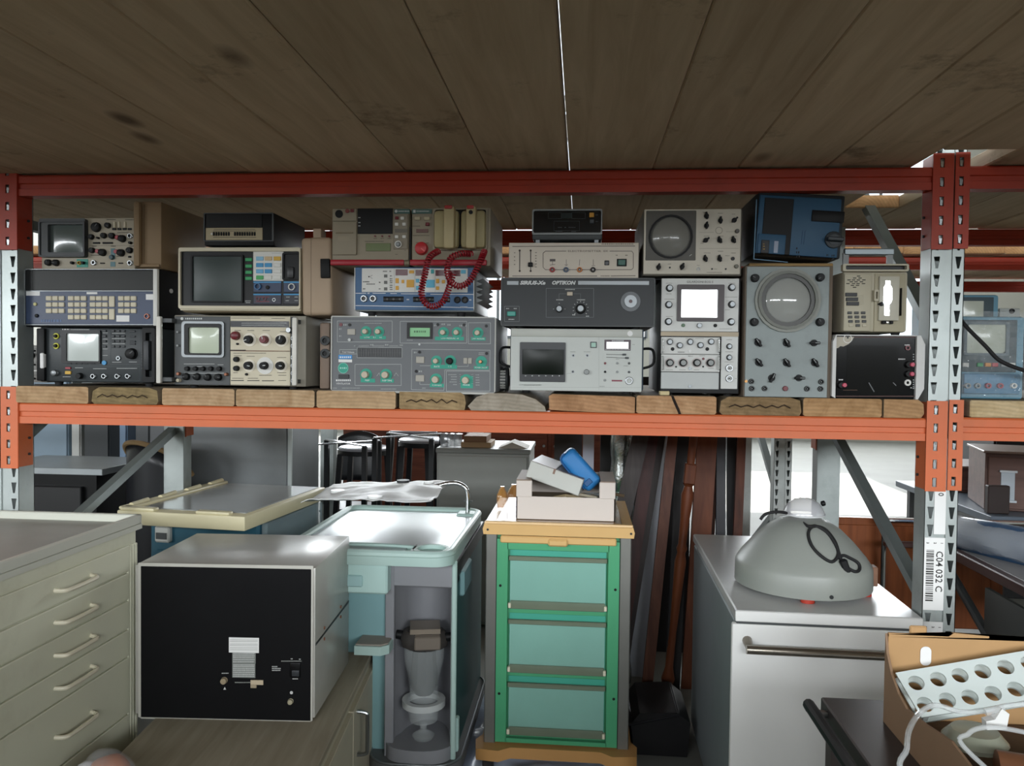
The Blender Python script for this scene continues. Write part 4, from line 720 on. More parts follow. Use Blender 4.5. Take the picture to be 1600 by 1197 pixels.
for s_ in (-1, 1): MB().box(s_ * d.w * .42 - .006, s_ * d.w * .42 + .006, .004, .02, -.0145, .003).build('stand', SILV, d.root); MB().box(s_ * d.w * .42 - .006, s_ * d.w * .42 + .006, .16, .18, -.0145, .003).build('stand', SILV, d.root)
# ---- ECG stack (screen unit over plug-in modules)
C10 = (980, 470, 5.7); C9 = (980, 300, 5.7)
d = Dev('ecg_monitor', 'tall narrow light grey ECG monitor with glaring white screen and silver knobs', 'monitor', .02, (296, -200, 992, 790), .42, C10, zb=ZT, feet=.007); P_ = d
LGP = mat('#cfd0cc', .42, var=.04); d.case(mat('#232425', .6), .002); d.box('screen_panel', (298, -197, 996, 272), LGP, .004, .001); d.box('trim_strip', (298, 281, 990, 313), mat('#b5a68e', .5), .004); d.box('amplifier_module', (300, 327, 823, 472), LGP, .005, .001); d.box('trigger_module', (300, 482, 823, 629), LGP, .005, .001); d.box('blank_panel', (298, 641, 816, 782), mat('#b9bdbb', .45), .004, .001); d.box('output_panel', (829, 320, 987, 784), LGP, .005, .001)
U = lambda y: y - 969  # rows read in the upper crop
d.frame('bezel', (440, U(828), 861, U(1152)), (474, U(870), 806, U(1120)), mat('#3a2f31', .4), .012, rad=.003); d.screen((470, U(866), 810, U(1124)), mat('#fbfbfa', .3, .4, var=.01), .005, .0015)  # screen is unpowered; its near-white base stands in for the mirrored window
for x, y in ((375, 858), (368, 1005), (365, 1155), (928, 852), (928, 1003), (922, 1158)): d.knob(x, U(y), 36, BLACK, .008); d.knob(x, U(y), 27, SILV, .02, taper=.9)
d.knob(497, U(1188), 18, mat('#4a6a4c', .4), .008); d.knob(640, U(1190), 24, SILV, .014); d.knob(782, U(1190), 17, BLACK, .008); d.text('GILARDONI ECG 5', 646, U(803), 19, mat('#55524e', .6), width=230, out=.0046)
d.marks([(345, U(815), 55), (345, U(908), 50), (330, U(955), 90), (345, U(1110), 60), (900, U(815), 60), (870, U(937), 110), (870, U(1050), 40), (820, U(1220), 110), (880, U(970), 20)], mat('#8b8b86', .6), h=5, out=.0046)
for x, y in ((377, 367), (465, 398), (557, 367), (648, 396), (743, 365)): d.knob(x, y, 30, DGREY, .016, cap=SILV)
for x, y in ((402, 430), (710, 430)): d.disc('jack', x, y, 16, BLACK, .007)
d.disc('lock_screw', 557, 447, 14, PAPER, .008); d.disc('lock_screw', 556, 602, 14, SILV, .008); d.disc('lock_screw', 556, 760, 15, SILV, .008)
for x in (377, 495, 617, 737): d.knob(x, 552, 36, BLACK, .018, cap=GREYK)
d.disc('lamp', 675, 517, 11, MAROON, .008); [d.disc('jack', x, y, 8, BLACK, .007) for x, y in ((433, 588), (673, 587))]
for x in (315, 811):
    for ya, yb in ((340, 462), (492, 616)):
        a, b = d.at(x, ya), d.at(x, yb); MB().tube([(a[0], -.004, a[1]), (a[0], -.018, a[1] - .003), (b[0], -.018, b[1] + .003), (b[0], -.004, b[1])], .0022, 8).build('pull_handle', CHROME, d.root)
for y in (407, 505): d.knob(905, y, 29, BLACK, .008); d.knob(905, y, 22, SILV, .016)
for y in (600, 692): d.socket(905, y, 34, STEEL, mat('#a7a7a2', .4, .5), .012, pin=NEARBLK)
d.marks([(448, 457, 60)], mat('#6b6864', .6), h=8, out=.0056); d.text('PDF-11', 560, 494, 10, mat('#55524e', .6), shear=.2, out=.0056); d.marks([(350, 337, 60), (520, 337, 70), (600, 337, 80), (345, 615, 60), (460, 615, 60), (590, 615, 50), (720, 603, 50), (880, 348, 50), (870, 455, 70), (865, 545, 80), (960, 600, 12), (960, 692, 12), (640, 490, 50)], mat('#8b8782', .6), h=5, out=.0056); [d.ringp('dial_print', x, 552, 42, 39, mat('#b08a8a', .6), .0054) for x in (377, 495, 617, 737)]
MB().box(-d.w / 2 - .002, -d.w / 2 + .026, -.006, .03, 0, .012, bev=.002).build('tape', mat('#cdbd90', .6), d.root)
# ---- round-screen scope on top
d = Dev('round_oscilloscope', 'beige oscilloscope with grey round screen on a dark square, above the ECG monitor', 'oscilloscope', .015, (138, 150, 1016, 736), .40, C9, zb=P_.top + .006); O_ = d
for fx in (-d.w * .3, d.w * .3):
    for fy in (.05, .3): MB().box(fx - .02, fx + .02, fy, fy + .04, -.0055, .001).build('foot', RUBBER, d.root)
OP = mat('#d0c9ba', .5, var=.05); d.case(mat('#6b665c', .5), .004); d.box('front_panel', (142, 152, 1014, 733), OP, .004, .003); d.box('screen_plate', (160, 166, 616, 613), mat('#5e5c57', .5), .006, .003); d.ringp('screen_ring', 385, 402, 194, 178, BLACK, .012); d.dome(385, 402, 181, mat('#84837d', .22, var=.04, coat=.5), .004, .02)
for x, y in ((703, 216), (703, 304), (827, 257), (951, 254), (697, 432), (820, 432), (943, 431), (693, 597), (820, 596), (278, 672), (487, 668)): d.bar_knob(x, y, 26, BLACK, random.uniform(-40, 60), .02)
d.knob(938, 596, 18, NEARBLK, .008); d.knob(975, 352, 21, mat('#4a4640', .4), .012); d.knob(968, 665, 20, mat('#5d5a4c', .4), .012); d.socket(632, 688, 17, SILV); [d.disc('jack', x, y, 8, NEARBLK, .006) for x, y in ((378, 675), (753, 688), (875, 688))]
d.screws([(163, 712), (975, 712), (958, 166)], 12, mat('#5d5850', .5)); d.lines([(640, 362, 770, 362), (880, 356, 960, 356), (640, 505, 990, 505)], mat('#8f897b', .6), wpx=2, out=.0046); d.ringp('printed_emblem', 815, 345, 32, 26, mat('#aaa394', .6), .0046); d.marks([(805, 192, 45), (930, 200, 30), (670, 182, 30), (680, 395, 50), (805, 395, 50), (925, 395, 50), (680, 545, 60), (805, 530, 50), (925, 545, 40), (360, 643, 30), (705, 718, 140), (620, 655, 25), (650, 460, 30), (870, 570, 40), (770, 688, 30)], mat('#7d776b', .6), h=5, out=.0046); d.lines([(552, 573, 572, 558)], PRINTW, wpx=4, out=.0066)
# ---- big round-screen scope
Cq = (0, 0, 1)
d = Dev('round_screen_scope', 'large grey oscilloscope with ringed round screen and black pointer knobs', 'oscilloscope', .0, (1161, 415.5, 1297.5, 621), .40, Cq, zb=ZT); Q_ = d
QP = mat('#8f9897', .5, var=.08, scale=14, dirt='#6d7472', dirt_amt=.4); d.case(mat('#6b5f52', .6, dirt='#7a4a2c', dirt_amt=.5), .002); d.box('front_panel', (1163, 417, 1296, 619.5), QP, .004, .001)
d.ringp('outer_ring', 1229.5, 469.5, 50, 45, mat('#84867f', .5, .15), .012); d.ringp('middle_ring', 1229.5, 469.5, 45.5, 41, mat('#6b6d66', .5, .15), .018); d.ringp('inner_ring', 1229.5, 469.5, 41.5, 35, mat('#3b3b37', .4), .013); d.dome(1229.5, 470, 36.5, mat('#a2a4a0', .1, var=.03, coat=.8), .006, .018)
for x, y in ((1178.6, 435), (1280, 434), (1177.5, 503.5), (1280, 503.5)): d.knob(x, y, 6.6, BLACK, .02, ptr=DGREY)
for x, y, a in ((1183.5, 535.5, -35), (1228, 536, -30), (1271, 536, 90), (1184.7, 566.5, -40), (1228, 567, -35), (1272, 567, -35), (1205, 590.5, 25), (1247.5, 590.5, 90)): d.bar_knob(x, y, 6.4, BLACK, a, .02, ptr=GREYK)
for x, y in ((1173.5, 596), (1174, 607), (1194, 607), (1282, 596.5), (1260, 607.5), (1281, 607.5)): d.socket(x, y, 4.4, mat('#3a3d3c', .4), BLACK, .012, 'terminal', pin=GREYK)
d.knob(1226, 607, 4.4, MAROON, .012, name='lamp'); d.screws([(1186, 424), (1273, 421), (1291, 440), (1167, 441)], 1.3, DARK); d.screws([(1188.7, 446.5), (1270, 446), (1229, 514)], 1.6, PRINTW); d.screws([(1202, 535.5), (1253, 535.5)], 1.4, BLACK); d.disc('terminal', 1164.8, 595.7, 2.2, mat('#b98a55', .4, .6), .01)
# ---- blue case lying askew
C11 = (1150, 300, 5.7)
d = Dev('blue_device', 'dark blue instrument tilted on top of the big round-screen scope', 'instrument', .02, (155, 62, 925, 622), .3, C11, zb=Q_.top + .03, roll=R(3.6), tall=.178); R_ = d
BLD = mat('#2c5573', .5, var=.08); d.case(mat('#20262b', .5), .004, name='case'); d.box('front_panel', (158, 66, 940, 640), BLD, .006, .004); d.box('black_panel', (208, 68, 512, 606), BLACK, .008, .001); d.box('meter_plate', (176, 388, 440, 594), BLD, .011, .002); d.box('meter_window', (210, 436, 290, 550), NEARBLK, .014, .001); d.box('label', (325, 444, 370, 546), mat('#9aa3b5', .5), .012); d.box('slot', (664, 180, 962, 264), BLACK, .009, .002); d.knob(862, 430, 84, mat('#22272a', .45), .012); d.bar_knob(862, 430, 60, mat('#2c3236', .45), 90, .03)
d.marks([(530, 505, 12), (530, 540, 30), (535, 575, 30), (800, 565, 20), (845, 570, 25), (850, 600, 25)], BLACK, h=16, out=.0066); d.marks([(232, 470, 14), (232, 490, 14), (232, 515, 14)], YEL, h=7, out=.0146); d.lines([(590, 345, 575, 470), (612, 345, 597, 470)], mat('#1f4566', .6), wpx=5, out=.0066); d.lines([(180, 70, 155, 600), (155, 600, 455, 628)], mat('#6f9ab8', .5), 'edge_trim', 5, .008)
# wedge under the low end
MB().box(-.5 * d.w, .5 * d.w, .06, .26, 0, .016, bev=.002).build('support_batten', wood('#a98c60', '#8a6c42', 'X', .8), None, label='thin wooden batten under the tilted blue instrument', cat='batten').location = (d.root.location.x, d.root.location.y, Q_.top + .0015)
# ---- black-faced monitor with white cheeks
C12 = (1200, 470, 5.7)
d = Dev('black_monitor', 'black glass-fronted monitor with white side cheeks and torn corner, right end of shelf', 'monitor', .0, (556, 308, 1372, 868), .36, C12, zb=ZT); T_ = d
CH = mat('#cfcfcc', .45, var=.05); xl, _ = d.at(596, 500); xr, _ = d.at(1308, 500); hw = d.w / 2; hh = d.h
d.case(BLACK, .002, x0=xl, x1=xr); MB().prism([(-hw, .006), (-hw + .01, 0), (xl, 0), (xl, hh), (-hw + .008, hh), (-hw, hh - .02)], -.012, d.d, 'XZ').build('side_cheek', CH, d.root); MB().prism([(hw, .03), (hw - .016, 0), (xr, 0), (xr, hh), (hw - .012, hh), (hw, hh - .025)], -.012, d.d, 'XZ').build('side_cheek', CH, d.root)
MB().box(xl, xr, -.008, .1, hh - .002, hh + .001).build('top_edge', CH, d.root); d.box('glass_front', (598, 320, 1307, 862), mat('#0c0d0e', .12, var=.1, spec=.3), .004, .0005); d.box('screen', (690, 400, 1152, 832), mat('#131414', .1, var=.25, spec=.35), .0046)
pts = [d.at(*p) for p in ((598, 322), (762, 322), (745, 355), (715, 385), (668, 408), (640, 404), (620, 420), (598, 425))]; MB().prism(pts, -.0046, -.003).build('torn_corner', mat('#b9b2a3', .7), d.root, smooth=0); d.ringp('drawn_oval', 705, 340, 38, 33, PAPER, .0054); d.disc('screw', 705, 330, 8, DARK, .0056)
d.ringp('knob_socket', 1237, 420, 22, 12, MAROON, .008)
for x, y in ((1265, 568), (1262, 652), (665, 750)): d.knob(x - 22, y, 32, BLACK, .014); d.knob(x, y, 22, mat('#c0475f', .4), .02)
d.ringp('socket_ring', 1236, 729, 28, 13, WHITEP, .008); d.marks([(1212, 395, 42), (625, 703, 40), (1155, 520, 60)], PAPER, h=10, out=.0052); d.marks([(1285, y, 12) for y in (478, 500, 522, 552, 570, 585, 640, 660, 705, 725, 745, 765, 780)] + [(1262, 775, 16)], PRINTW, h=9, out=.0052); d.lines([(892, 728, 940, 810), (1108, 728, 1136, 756)], mat('#55585a', .4), 'scratch', 8, .005); d.lines([(665, 795, 790, 795)], mat('#5a3a22', .5), wpx=4, out=.005); d.lines([(600, 850, 1305, 850), (600, 325, 1305, 325)], mat('#4a2a22', .5), wpx=8, out=.0045)
# ---- telephone-like terminal
d = Dev('payphone_terminal', 'beige keypad terminal with silver plate and carry handle, on the black monitor', 'terminal', .02, (944, 705, 1523, 1266), .30, C11, zb=T_.top + .0015, feet=.008); S_ = d
SP = mat('#bdb6a0', .5, var=.05); d.case(SP, .008); d.box('keypad_slope', (950, 728, 1205, 1240), SP, .006, .004); d.box('right_deck', (1222, 728, 1508, 1245), mat('#b0a88f', .5), .004, .003); d.frame('top_tray', (932, 648, 1516, 712), (958, 662, 1498, 698), SP, .02, rad=.004); d.box('top_tray_floor', (940, 655, 1508, 706), NEARBLK, .003)
for j, (y, xs) in enumerate(((752, (1085,)), (769, (1050, 1098)), (786, (1000, 1040, 1083, 1132)), (802, (1020, 1062, 1110)), (818, (990, 1040, 1080, 1128)), (834, (1030, 1075)), (851, (1050,)))):
    for x in xs: d.box('speaker_slit', (x - 15, y - 3.5, x + 15, y + 3.5), BLACK, .0068)
for y in (917, 958, 997): d.box('dark_key', (966 + (y - 917) * .12, y - 17, 1072 + (y - 917) * .2, y + 16), NEARBLK, .009, .001)
for j, y in enumerate((1078, 1115, 1154, 1190)):
    for i, x in enumerate((1005, 1065, 1125)): d.box('key', (x - 20 + 4 * j, y - 12, x + 20 + 4 * j, y + 12), mat('#4c4d4b', .5) if (j < 3 or i == 1) else SP, .009, .001)
d.lines([(1080, 928 + 13 * k, 1130, 920 + 13 * k) for k in range(7)], mat('#8d876f', .6), wpx=2, out=.0066)
pl = d.box('card_plate', (1255, 755, 1443, 1148), mat('#c4c0b0', .4), .014, .002)
B = [(1330, 790), (1374, 790), (1374, 828), (1390, 850), (1390, 960), (1382, 985), (1366, 1000), (1366, 1100), (1322, 1100), (1322, 1000), (1312, 985), (1314, 850), (1330, 828)]
MB().prism([d.at(*p, .016) for p in B], -.0165, -.013).build('silver_bottle_mark', mat('#e3e4e4', .16, .9, .04), pl, smooth=0)
d.frame('latch', (1214, 875, 1256, 976), (1228, 892, 1246, 955), SP, .016, rad=.002); d.knob(1276, 1002, 20, BLACK, .022); d.knob(1284, 1000, 10, SILV, .026); d.box('side_bar', (1448, 858, 1462, 1105), NEARBLK, .016, .002); d.tub = [d.box('lock_tab', (x, 1150, x + 30, 1178), CHROME if k % 2 else BLACK, .018, .002) for k, x in enumerate((1285, 1318, 1352))]
hy = .05; a, b = d.at(965, 520, -hy), d.at(1415, 515, -hy); MB().box(a[0], b[0], hy, hy + .012, a[1] - .0135, a[1] + .006, bev=.003).build('carry_handle', mat('#7d8588', .35, .6), d.root)
for x in (a[0] + .006, b[0] - .012): MB().box(x - .008, x + .008, hy + .002, hy + .01, d.z0 + d.h - .005, a[1] - .008).build('handle_arm', GREYK, d.root)
# ---- right bay: wrapped blue monitors
C6b = (1380, 450, 4.275)
BLF = mat('#6f9db2', .5, var=.08); PLASTIC = mat('#e9eef0', .05, trans=.0, alpha=.2, var=.02, spec=1., bump=.3)
d = Dev('blue_monitor', 'pale blue monitor wrapped in clear plastic behind the barcoded upright', 'monitor', .09, (512, 190, 935, 722), .30, C6b, zb=ZS); U_ = d
d.case(BLF, .008); d.box('dark_face', (520, 215, 895, 560), mat('#49575c', .45), .003, .002); d.frame('bezel', (530, 228, 838, 450), (550, 246, 816, 434), mat('#5b6a70', .45), .008); d.screen((548, 244, 818, 437), mat('#b9bfae', .3, var=.08, coat=.3), .003, .003); d.box('lower_panel', (525, 575, 905, 705), mat('#4f83a4', .45), .012, .004)
for x, m_ in ((545, WHITEP), (640, GRN), (693, mat('#d28a2c', .4)), (740, mat('#b8323c', .4)), (800, GREYK), (855, WHITEP)): d.box('key', (x - 20, 500, x + 20, 526), m_, .008, .001)
for x, m_ in ((610, GREYK), (680, mat('#a8283a', .4)), (760, mat('#a8283a', .4)), (545, GREYK), (850, WHITEP)): d.ringp('socket_ring', x, 652, 18, 10, m_, .022)
rr = random.Random(5)
x0, z0 = d.at(420, 735); x1, z1 = d.at(935, 175)
import mathutils
def crumple(u, v, amp, sc, seed): return amp * (mathutils.noise.noise((u * sc + seed, v * sc, seed * 1.7)) + .5 * abs(mathutils.noise.noise((u * sc * 2.3, v * sc * 2.3 + seed, 3.1))))
MB().grid(lambda u, v: (x0 + (x1 - x0) * u, -.022 - (.02 * (1 - v)) + crumple(u, v, .018, 9, 2) + crumple(u, v, .008, 23, 5), z0 + (z1 - z0) * v + .006), 70, 70).build('plastic_wrap', PLASTIC, d.root, smooth=25)
q = Dev('second_blue_monitor', 'second pale blue monitor standing behind the plastic-wrapped one', 'monitor', .42, (420, 45, 757, 720), .3, C6b, zb=ZS); q.case(BLF, .008); q.box('dark_face', (440, 62, 738, 600), mat('#4b5a60', .45), .003, .002); q.screen((525, 88, 668, 260), mat('#b9bfae', .3, coat=.3), .004, .002); q.keys('key', (540, 600, 660), (330, 380), 30, 18, GREYK)
q = Dev('white_box', 'white metal box with a round socket, behind the blue monitors', 'box', .55, (762, 135, 900, 730), .25, C6b, zb=ZS); q.case(LGREY, .004); q.socket(858, 155, 17, DARK)
P = [PY(*p, y) for p, y in (((1501, 500), .02), ((1515, 516), -.0), ((1540, 541), -.02), ((1560, 562), -.03), ((1583, 573), -.03), ((1604, 580), -.02), ((1640, 590), .02))]
MB().tube(smooth_path(P, 6), .0055, 10).build('power_cable', RUBBER, None, label='black cable draped across the plastic-wrapped blue monitor', cat='cable')
# ================================================================== things standing on the floor, in and before the rack
PGRN = mat('#cfcfb9', .45, var=.05, scale=5, dirt='#9a927a', dirt_amt=.35); CRM = mat('#d8d2bb', .45, var=.04)
# ---- pale green drawer cabinet on the left, its drawers facing right
t = thing('drawer_cabinet', 'pale green metal drawer cabinet at left with cream handles', 'cabinet', (.41, -.05, 0))
MB().box(-.75, 0, -.72, 0, .03, .985, bev=.003).build('body', PGRN, t)
mb = MB(); mb.box(-.75, .012, -.735, .012, .985, 1.0); mb.box(-.75, .012, -.006, .012, 1.0, 1.028, bev=.003); mb.box(-.004, .012, -.735, .012, 1.0, 1.028, bev=.003); mb.box(-.75, -.004, -.735, -.72, 1.0, 1.028); mb.build('top_rim', mat('#c3c4b8', .4, var=.04), t)
MB().box(-.745, -.005, -.72, -.006, 1.0, 1.006).build('top_plate', mat('#9a9a92', .5, var=.12, scale=4, dirt='#7d766a', dirt_amt=.3), t)
pm = MB()
for a in (-.002, -.016, -.030, -.042): pm.box(-.002, .006, a - .010, a, .05, .945, bev=.002)
pm.build('corner_post', PGRN, t); MB().box(-.002, .004, -.72, -.05, .05, .10).build('plinth', PGRN, t)
zz = [.949, .868, .786, .700, .618, .448, .28, .11]
for a, b in zip(zz, zz[1:]):
    dr = MB().box(-.02, .008, -.712, -.052, b + .0025, a - .0025, bev=.002).build('drawer', PGRN, t)
    z = (a + b) / 2 - .002
    h = MB(); h.tube(smooth_path([(.006, -.385, z + .002), (.030, -.375, z), (.034, -.345, z - .001), (.034, -.27, z - .001), (.030, -.243, z), (.006, -.235, z + .002)], 5), .0058, 8); h.build('handle', CRM, dr)
MB().box(-.01, .006, -.712, -.052, .953, .985).build('top_band', PGRN, t)
# ---- beige laminate cabinet, black-faced instrument on it
t = thing('low_cabinet', 'low beige laminate cabinet under the black-panelled instrument', 'cabinet', (.975, .645, 0), R(5.1))
LAM = wood('#a39a87', '#8d8370', 'Y', .55, knots=False, name='laminate'); LAMP = mat('#b1a994', .5, var=.06, dirt='#8f866f', dirt_amt=.3)
MB().box(-.53, 0, -1.15, 0, .06, .425, bev=.002).build('body', LAMP, t); MB().box(-.535, .006, -1.16, .006, .425, .4465, bev=.003).build('top', LAM, t); MB().box(-.50, -.02, -1.12, -.03, 0, .06).build('plinth', DGREY, t)
for y0, y1 in ((-.56, -.012), (-1.13, -.57)):
    dr = MB().box(-.002, .016, y0, y1, .075, .40, bev=.002).build('door', LAMP, t)
    h = MB(); h.tube(smooth_path([(.014, y0 + .06, .375), (.045, y0 + .06, .37), (.048, y0 + .06, .35), (.048, y0 + .06, .26), (.045, y0 + .06, .24), (.014, y0 + .06, .235)], 4), .006, 8); h.build('handle', STEEL, dr)
MB().cyl((.0145, -.20, .39), (.018, -.20, .39), .006, n=10).build('cam_screw', DGREY, t)
t = Dev('rear_panel_instrument', 'large grey steel instrument with black back panel on the low beige cabinet', 'instrument', -.103, (216, 885, 489, 1122), .43, (0, 0, 1), zb=.4475, yaw=R(3.6), group=None); bx = t
CASEG = mat('#b3b1aa', .27, .1, .05, dirt='#8b8982', dirt_amt=.25); w2 = t.w / 2; t.case(CASEG, .003, z0=.008)
for fx in (-w2 + .04, w2 - .04):
    for fy in (.04, .38): MB().cyl((fx, fy, 0), (fx, fy, .009), .014, n=12).build('foot', RUBBER, t.root)
t.frame('edge_rim', (217, 884, 490, 1127), (221, 889, 487, 1122), mat('#b9b7ae', .4), .004, rad=.002); t.box('back_panel', (220, 888, 488, 1123), mat('#0c0c0e', .7, var=.2, scale=20, spec=.2), .002)
MB().box(w2 - .001, w2 + .0012, .004, .424, t.h * .49, t.h * .505).build('case_seam', DARK, t.root)
for y_, z_ in ((.10, .46), (.31, .46), (.10, .535), (.31, .535)): MB().cyl((w2, y_, t.h * z_), (w2 + .003, y_, t.h * z_), .005, n=10).build('screw', mat('#9a6a55', .4, .6), t.root)
t.screws([(225, 893), (482, 897), (224, 1106), (479, 1116)], 2.4, mat('#9a6a4a', .4, .6))
t.ox, t.oy, t.s = 340, 980, 8.547
LT = mat('#c9cac8', .6); PT = mat('#9ea19c', .6)
st = t.box('label', (155, 140, 557, 333), PAPER, .003); t.lines([(170, y, 540, y + 3) for y in (165, 185, 220, 240, 270, 295)], mat('#a3a3a0', .6), wpx=5, out=.0036)
t.box('label', (200, 333, 512, 475), mat('#7f837f', .6), .0026); t.box('label', (200, 482, 508, 668), mat('#7f837f', .6), .0026)
t.marks([(212, y, 285) for y in (352, 378, 402, 430, 458, 500, 522, 548, 572, 598, 625, 650)], LT, h=15, out=.0032)
t.marks([(855, 450, 270), (985, 542, 125), (235, 735, 210)], PT, h=12, out=.0026); t.marks([(730, 523, 70), (730, 548, 115), (730, 573, 115), (1005, 686, 70), (60, 612, 90), (980, 420, 25), (1090, 425, 25)], LT, h=12, out=.0026)
t.box('power_socket', (968, 470, 1110, 665), NEARBLK, .006, .002); t.box('rocker', (1000, 565, 1100, 645), CHAR, .009, .002); t.knob(95, 705, 45, mat('#b9a88c', .4, .4), .014, name='fuse_holder'); t.knob(980, 985, 38, mat('#b5ae94', .4, .3), .012, name='earth_post'); t.box('fuse_tag', (448, 703, 615, 760), mat('#c7b79c', .5), .005); t.box('fuse_tag', (448, 758, 525, 803), mat('#a89a80', .5), .005)
ax, az = t.at(100, 812); MB().prism([(ax - .004, az - .004), (ax + .004, az - .004), (ax, az + .004)], -.0028, -.001).build('warning_mark', LT, t.root, smooth=0); t.disc('earth_mark', 990, 870, 22, LT, .003, n=8)
# ---- cream-lidded blue trolley behind
t = thing('lidded_trolley', 'cream-lidded teal trolley behind the black-panelled instrument', 'trolley', (.285, .875, 0), R(-6))
CL = mat('#d6cda9', .4, var=.04); TB = mat('#2b5d70', .5, var=.08)
MB().box(-.235, .235, -.20, .33, .12, .865, bev=.01).build('body', TB, t); MB().box(-.265, .265, -.355, .355, .865, .92, bev=.006, seg=2).build('lid', CL, t); MB().box(-.205, .24, -.30, .335, .918, .9235, bev=.002).build('top_plate', mat('#a6a8a6', .14, .25, .06), t)
for x0, x1, y0, y1 in ((-.27, -.215, -.34, .35), (-.255, -.11, -.352, -.315), (.06, .2, -.352, -.318)): MB().box(x0, x1, y0, y1, .918, .932, bev=.007, seg=2).build('rim_rib', CL, t)
for k in range(4): MB().cyl((-.243, -.30 + .18 * k, .928), (-.243, -.2 + .18 * k, .934), .012, .01, 10).build('rib_knuckle', CL, t)
hd = MB().box(-.20, -.135, -.222, -.195, .77, .835, bev=.006).build('handle_block', mat('#c9cac4', .5), t); MB().box(-.19, -.145, -.226, -.221, .785, .81).build('handle_recess', DGREY, hd)
MB().box(.236, .26, -.18, .33, .62, .86, bev=.004).build('clear_bin', mat('#9fb0b4', .15, alpha=.45, var=.05), t); MB().box(-.2, .2, -.208, -.199, .2, .74, bev=.004).build('drawer_front', TB, t)
for x in (-.2, .2):
    for y in (-.15, .28): c = MB().cyl((x - .015, y, .05), (x + .015, y, .05), .05, n=18).build('caster', RUBBER, t); MB().box(x - .022, x + .022, y - .02, y + .02, .05, .125).build('caster_fork', STEEL, c)
# ---- mint trolley with steel tray
MINT = mat('#a9c2bb', .42, var=.05); MINTD = mat('#7fa5a8', .45, var=.06); PGREY = mat('#85868a', .5, var=.06, scale=16); DTEAL = mat('#2f5d5c', .45, var=.08)
t = thing('suction_trolley', 'mint trolley with steel tray top and open grey cylinder bay', 'trolley', (1.01, .73, 0))
ow, od = .30, .42
top = MB(); me = plate_mesh(rrect(-ow, -od, ow, od, .07, 6), [], .03); me.transform(Matrix.Translation((0, 0, .82))); me.materials.append(MINT); link('tray_base', me, t)
rim = MB(); P = rrect(-ow + .012, -od + .012, ow - .012, od - .012, .06, 6); rim.tube([(x, y, .842) for x, y in P], .015, 10, closed=True); rim.build('tray_rim', MINT, t)
me = plate_mesh(rrect(-ow + .02, -od + .14, ow - .02, od - .02, .05, 5), [], .004); me.transform(Matrix.Translation((0, 0, .838))); me.materials.append(mat('#c6cacb', .3, .6, .05)); link('steel_sheet', me, t)
MB().tube([(x, y, .840) for x, y in [(-.27 + .02 * k, -.275 - .0009 * (k - 12) ** 2 * .3) for k in range(0, 22)]], .008, 8).build('tray_divider', MINT, t)
MB().box(-.06, -.052, -.40, -.285, .836, .85, M=Matrix.Translation((.21, 0, 0))).build('tray_partition', STEEL, t)
MB().ring((.215, -.335, .836), (0, 0, 1), .066, .05, .014, 28).build('bottle_well', MINT, t); MB().box(-.27, .12, -.40, -.29, .836, .839).build('shallow_tray', mat('#9fb2b3', .3), t)
MB().box(-.24, .02, -.40, -.33, .70, .805, bev=.006).build('glove_box_holder', mat('#b5d2cc', .45), t).location = (.055, 0, 0); MB().box(-.04, .03, -.41, -.398, .725, .765, bev=.004).build('holder_clip', mat('#9fc0bf', .45), t).location = (-.04, 0, 0)
MB().box(-.26, .06, -.33, .38, .47, .805, bev=.004).build('upper_body', MINTD, t); MB().box(.0, .06, -.30, .38, .09, .47).build('lower_body', MINTD, t)
MB().prism([(-.03, -.43), (.06, -.43), (.085, -.405), (.085, -.33), (-.03, -.33)], .50, .53, 'XY').build('shelf_lip', MINT, t, smooth=0); MB().prism([(-.028, -.42), (.058, -.42), (.078, -.40), (.078, -.33), (-.028, -.33)], .53, .535, 'XY').build('shelf_surface', mat('#8d857b', .6), t, smooth=0)
# bay: grey shell with curved back, open to the front
bay = MB(); n = 14; x0, x1 = .085, .285
for za, zb in ((.165, .715),):
    pts = [(x0, -.335), (x0, -.30)] + [(.185 - .088 * math.cos(math.pi * k / n), -.30 + .15 * math.sin(math.pi * k / n)) for k in range(1, n)] + [(x1, -.30), (x1, -.335)]
    outer = [(x1 + .012, -.335), (x1 + .012, -.12), (x0 - .015, -.12), (x0 - .015, -.335)]
    bay.prism(pts + outer, za, zb, 'XY')
bay.build('cylinder_bay', PGREY, t); mb = MB(); mb.box(.068, .30, -.345, -.12, .715, .805, bev=.004); mb.build('bay_header', PGREY, t); MB().box(.055, .087, -.348, -.325, .10, .80, bev=.003).build('bay_jamb', PGREY, t)
me = plate_mesh([(.06, -.12), (.06, -.345)] + [(.175 - .11 * math.cos(math.pi * k / 12), -.345 - .055 * math.sin(math.pi * k / 12)) for k in range(1, 12)] + [(.29, -.345), (.29, -.12)], [], .05); me.transform(Matrix.Translation((0, 0, .14))); me.materials.append(PGREY); link('bay_foot', me, t)
MB().box(.288, .306, -.348, -.33, .09, .81, bev=.004).build('corner_post', MINT, t); MB().box(.284, .300, -.33, .40, .10, .74, bev=.003).build('side_panel', DTEAL, t); MB().box(.29, .306, -.33, .40, .745, .80).build('side_slot', NEARBLK, t); MB().box(.298, .318, -.25, -.05, .66, .75, bev=.006).build('side_pocket', MINTD, t)
MB().box(.298, .312, -.32, -.29, .13, .25, bev=.004).build('side_clip', mat('#b5d2cc', .45), t)
me = plate_mesh(rrect(-.005, -.41, .33, .42, .10, 6), [], .035); me.transform(Matrix.Translation((0, 0, .10))); me.materials.append(mat('#5b5c5c', .5)); b_ = link('base_plate', me, t)
MB().tube([(x, y, .119) for x, y in rrect(.0, -.405, .325, .415, .097, 6)], .004, 6, closed=True).build('base_edge', SILV, b_)
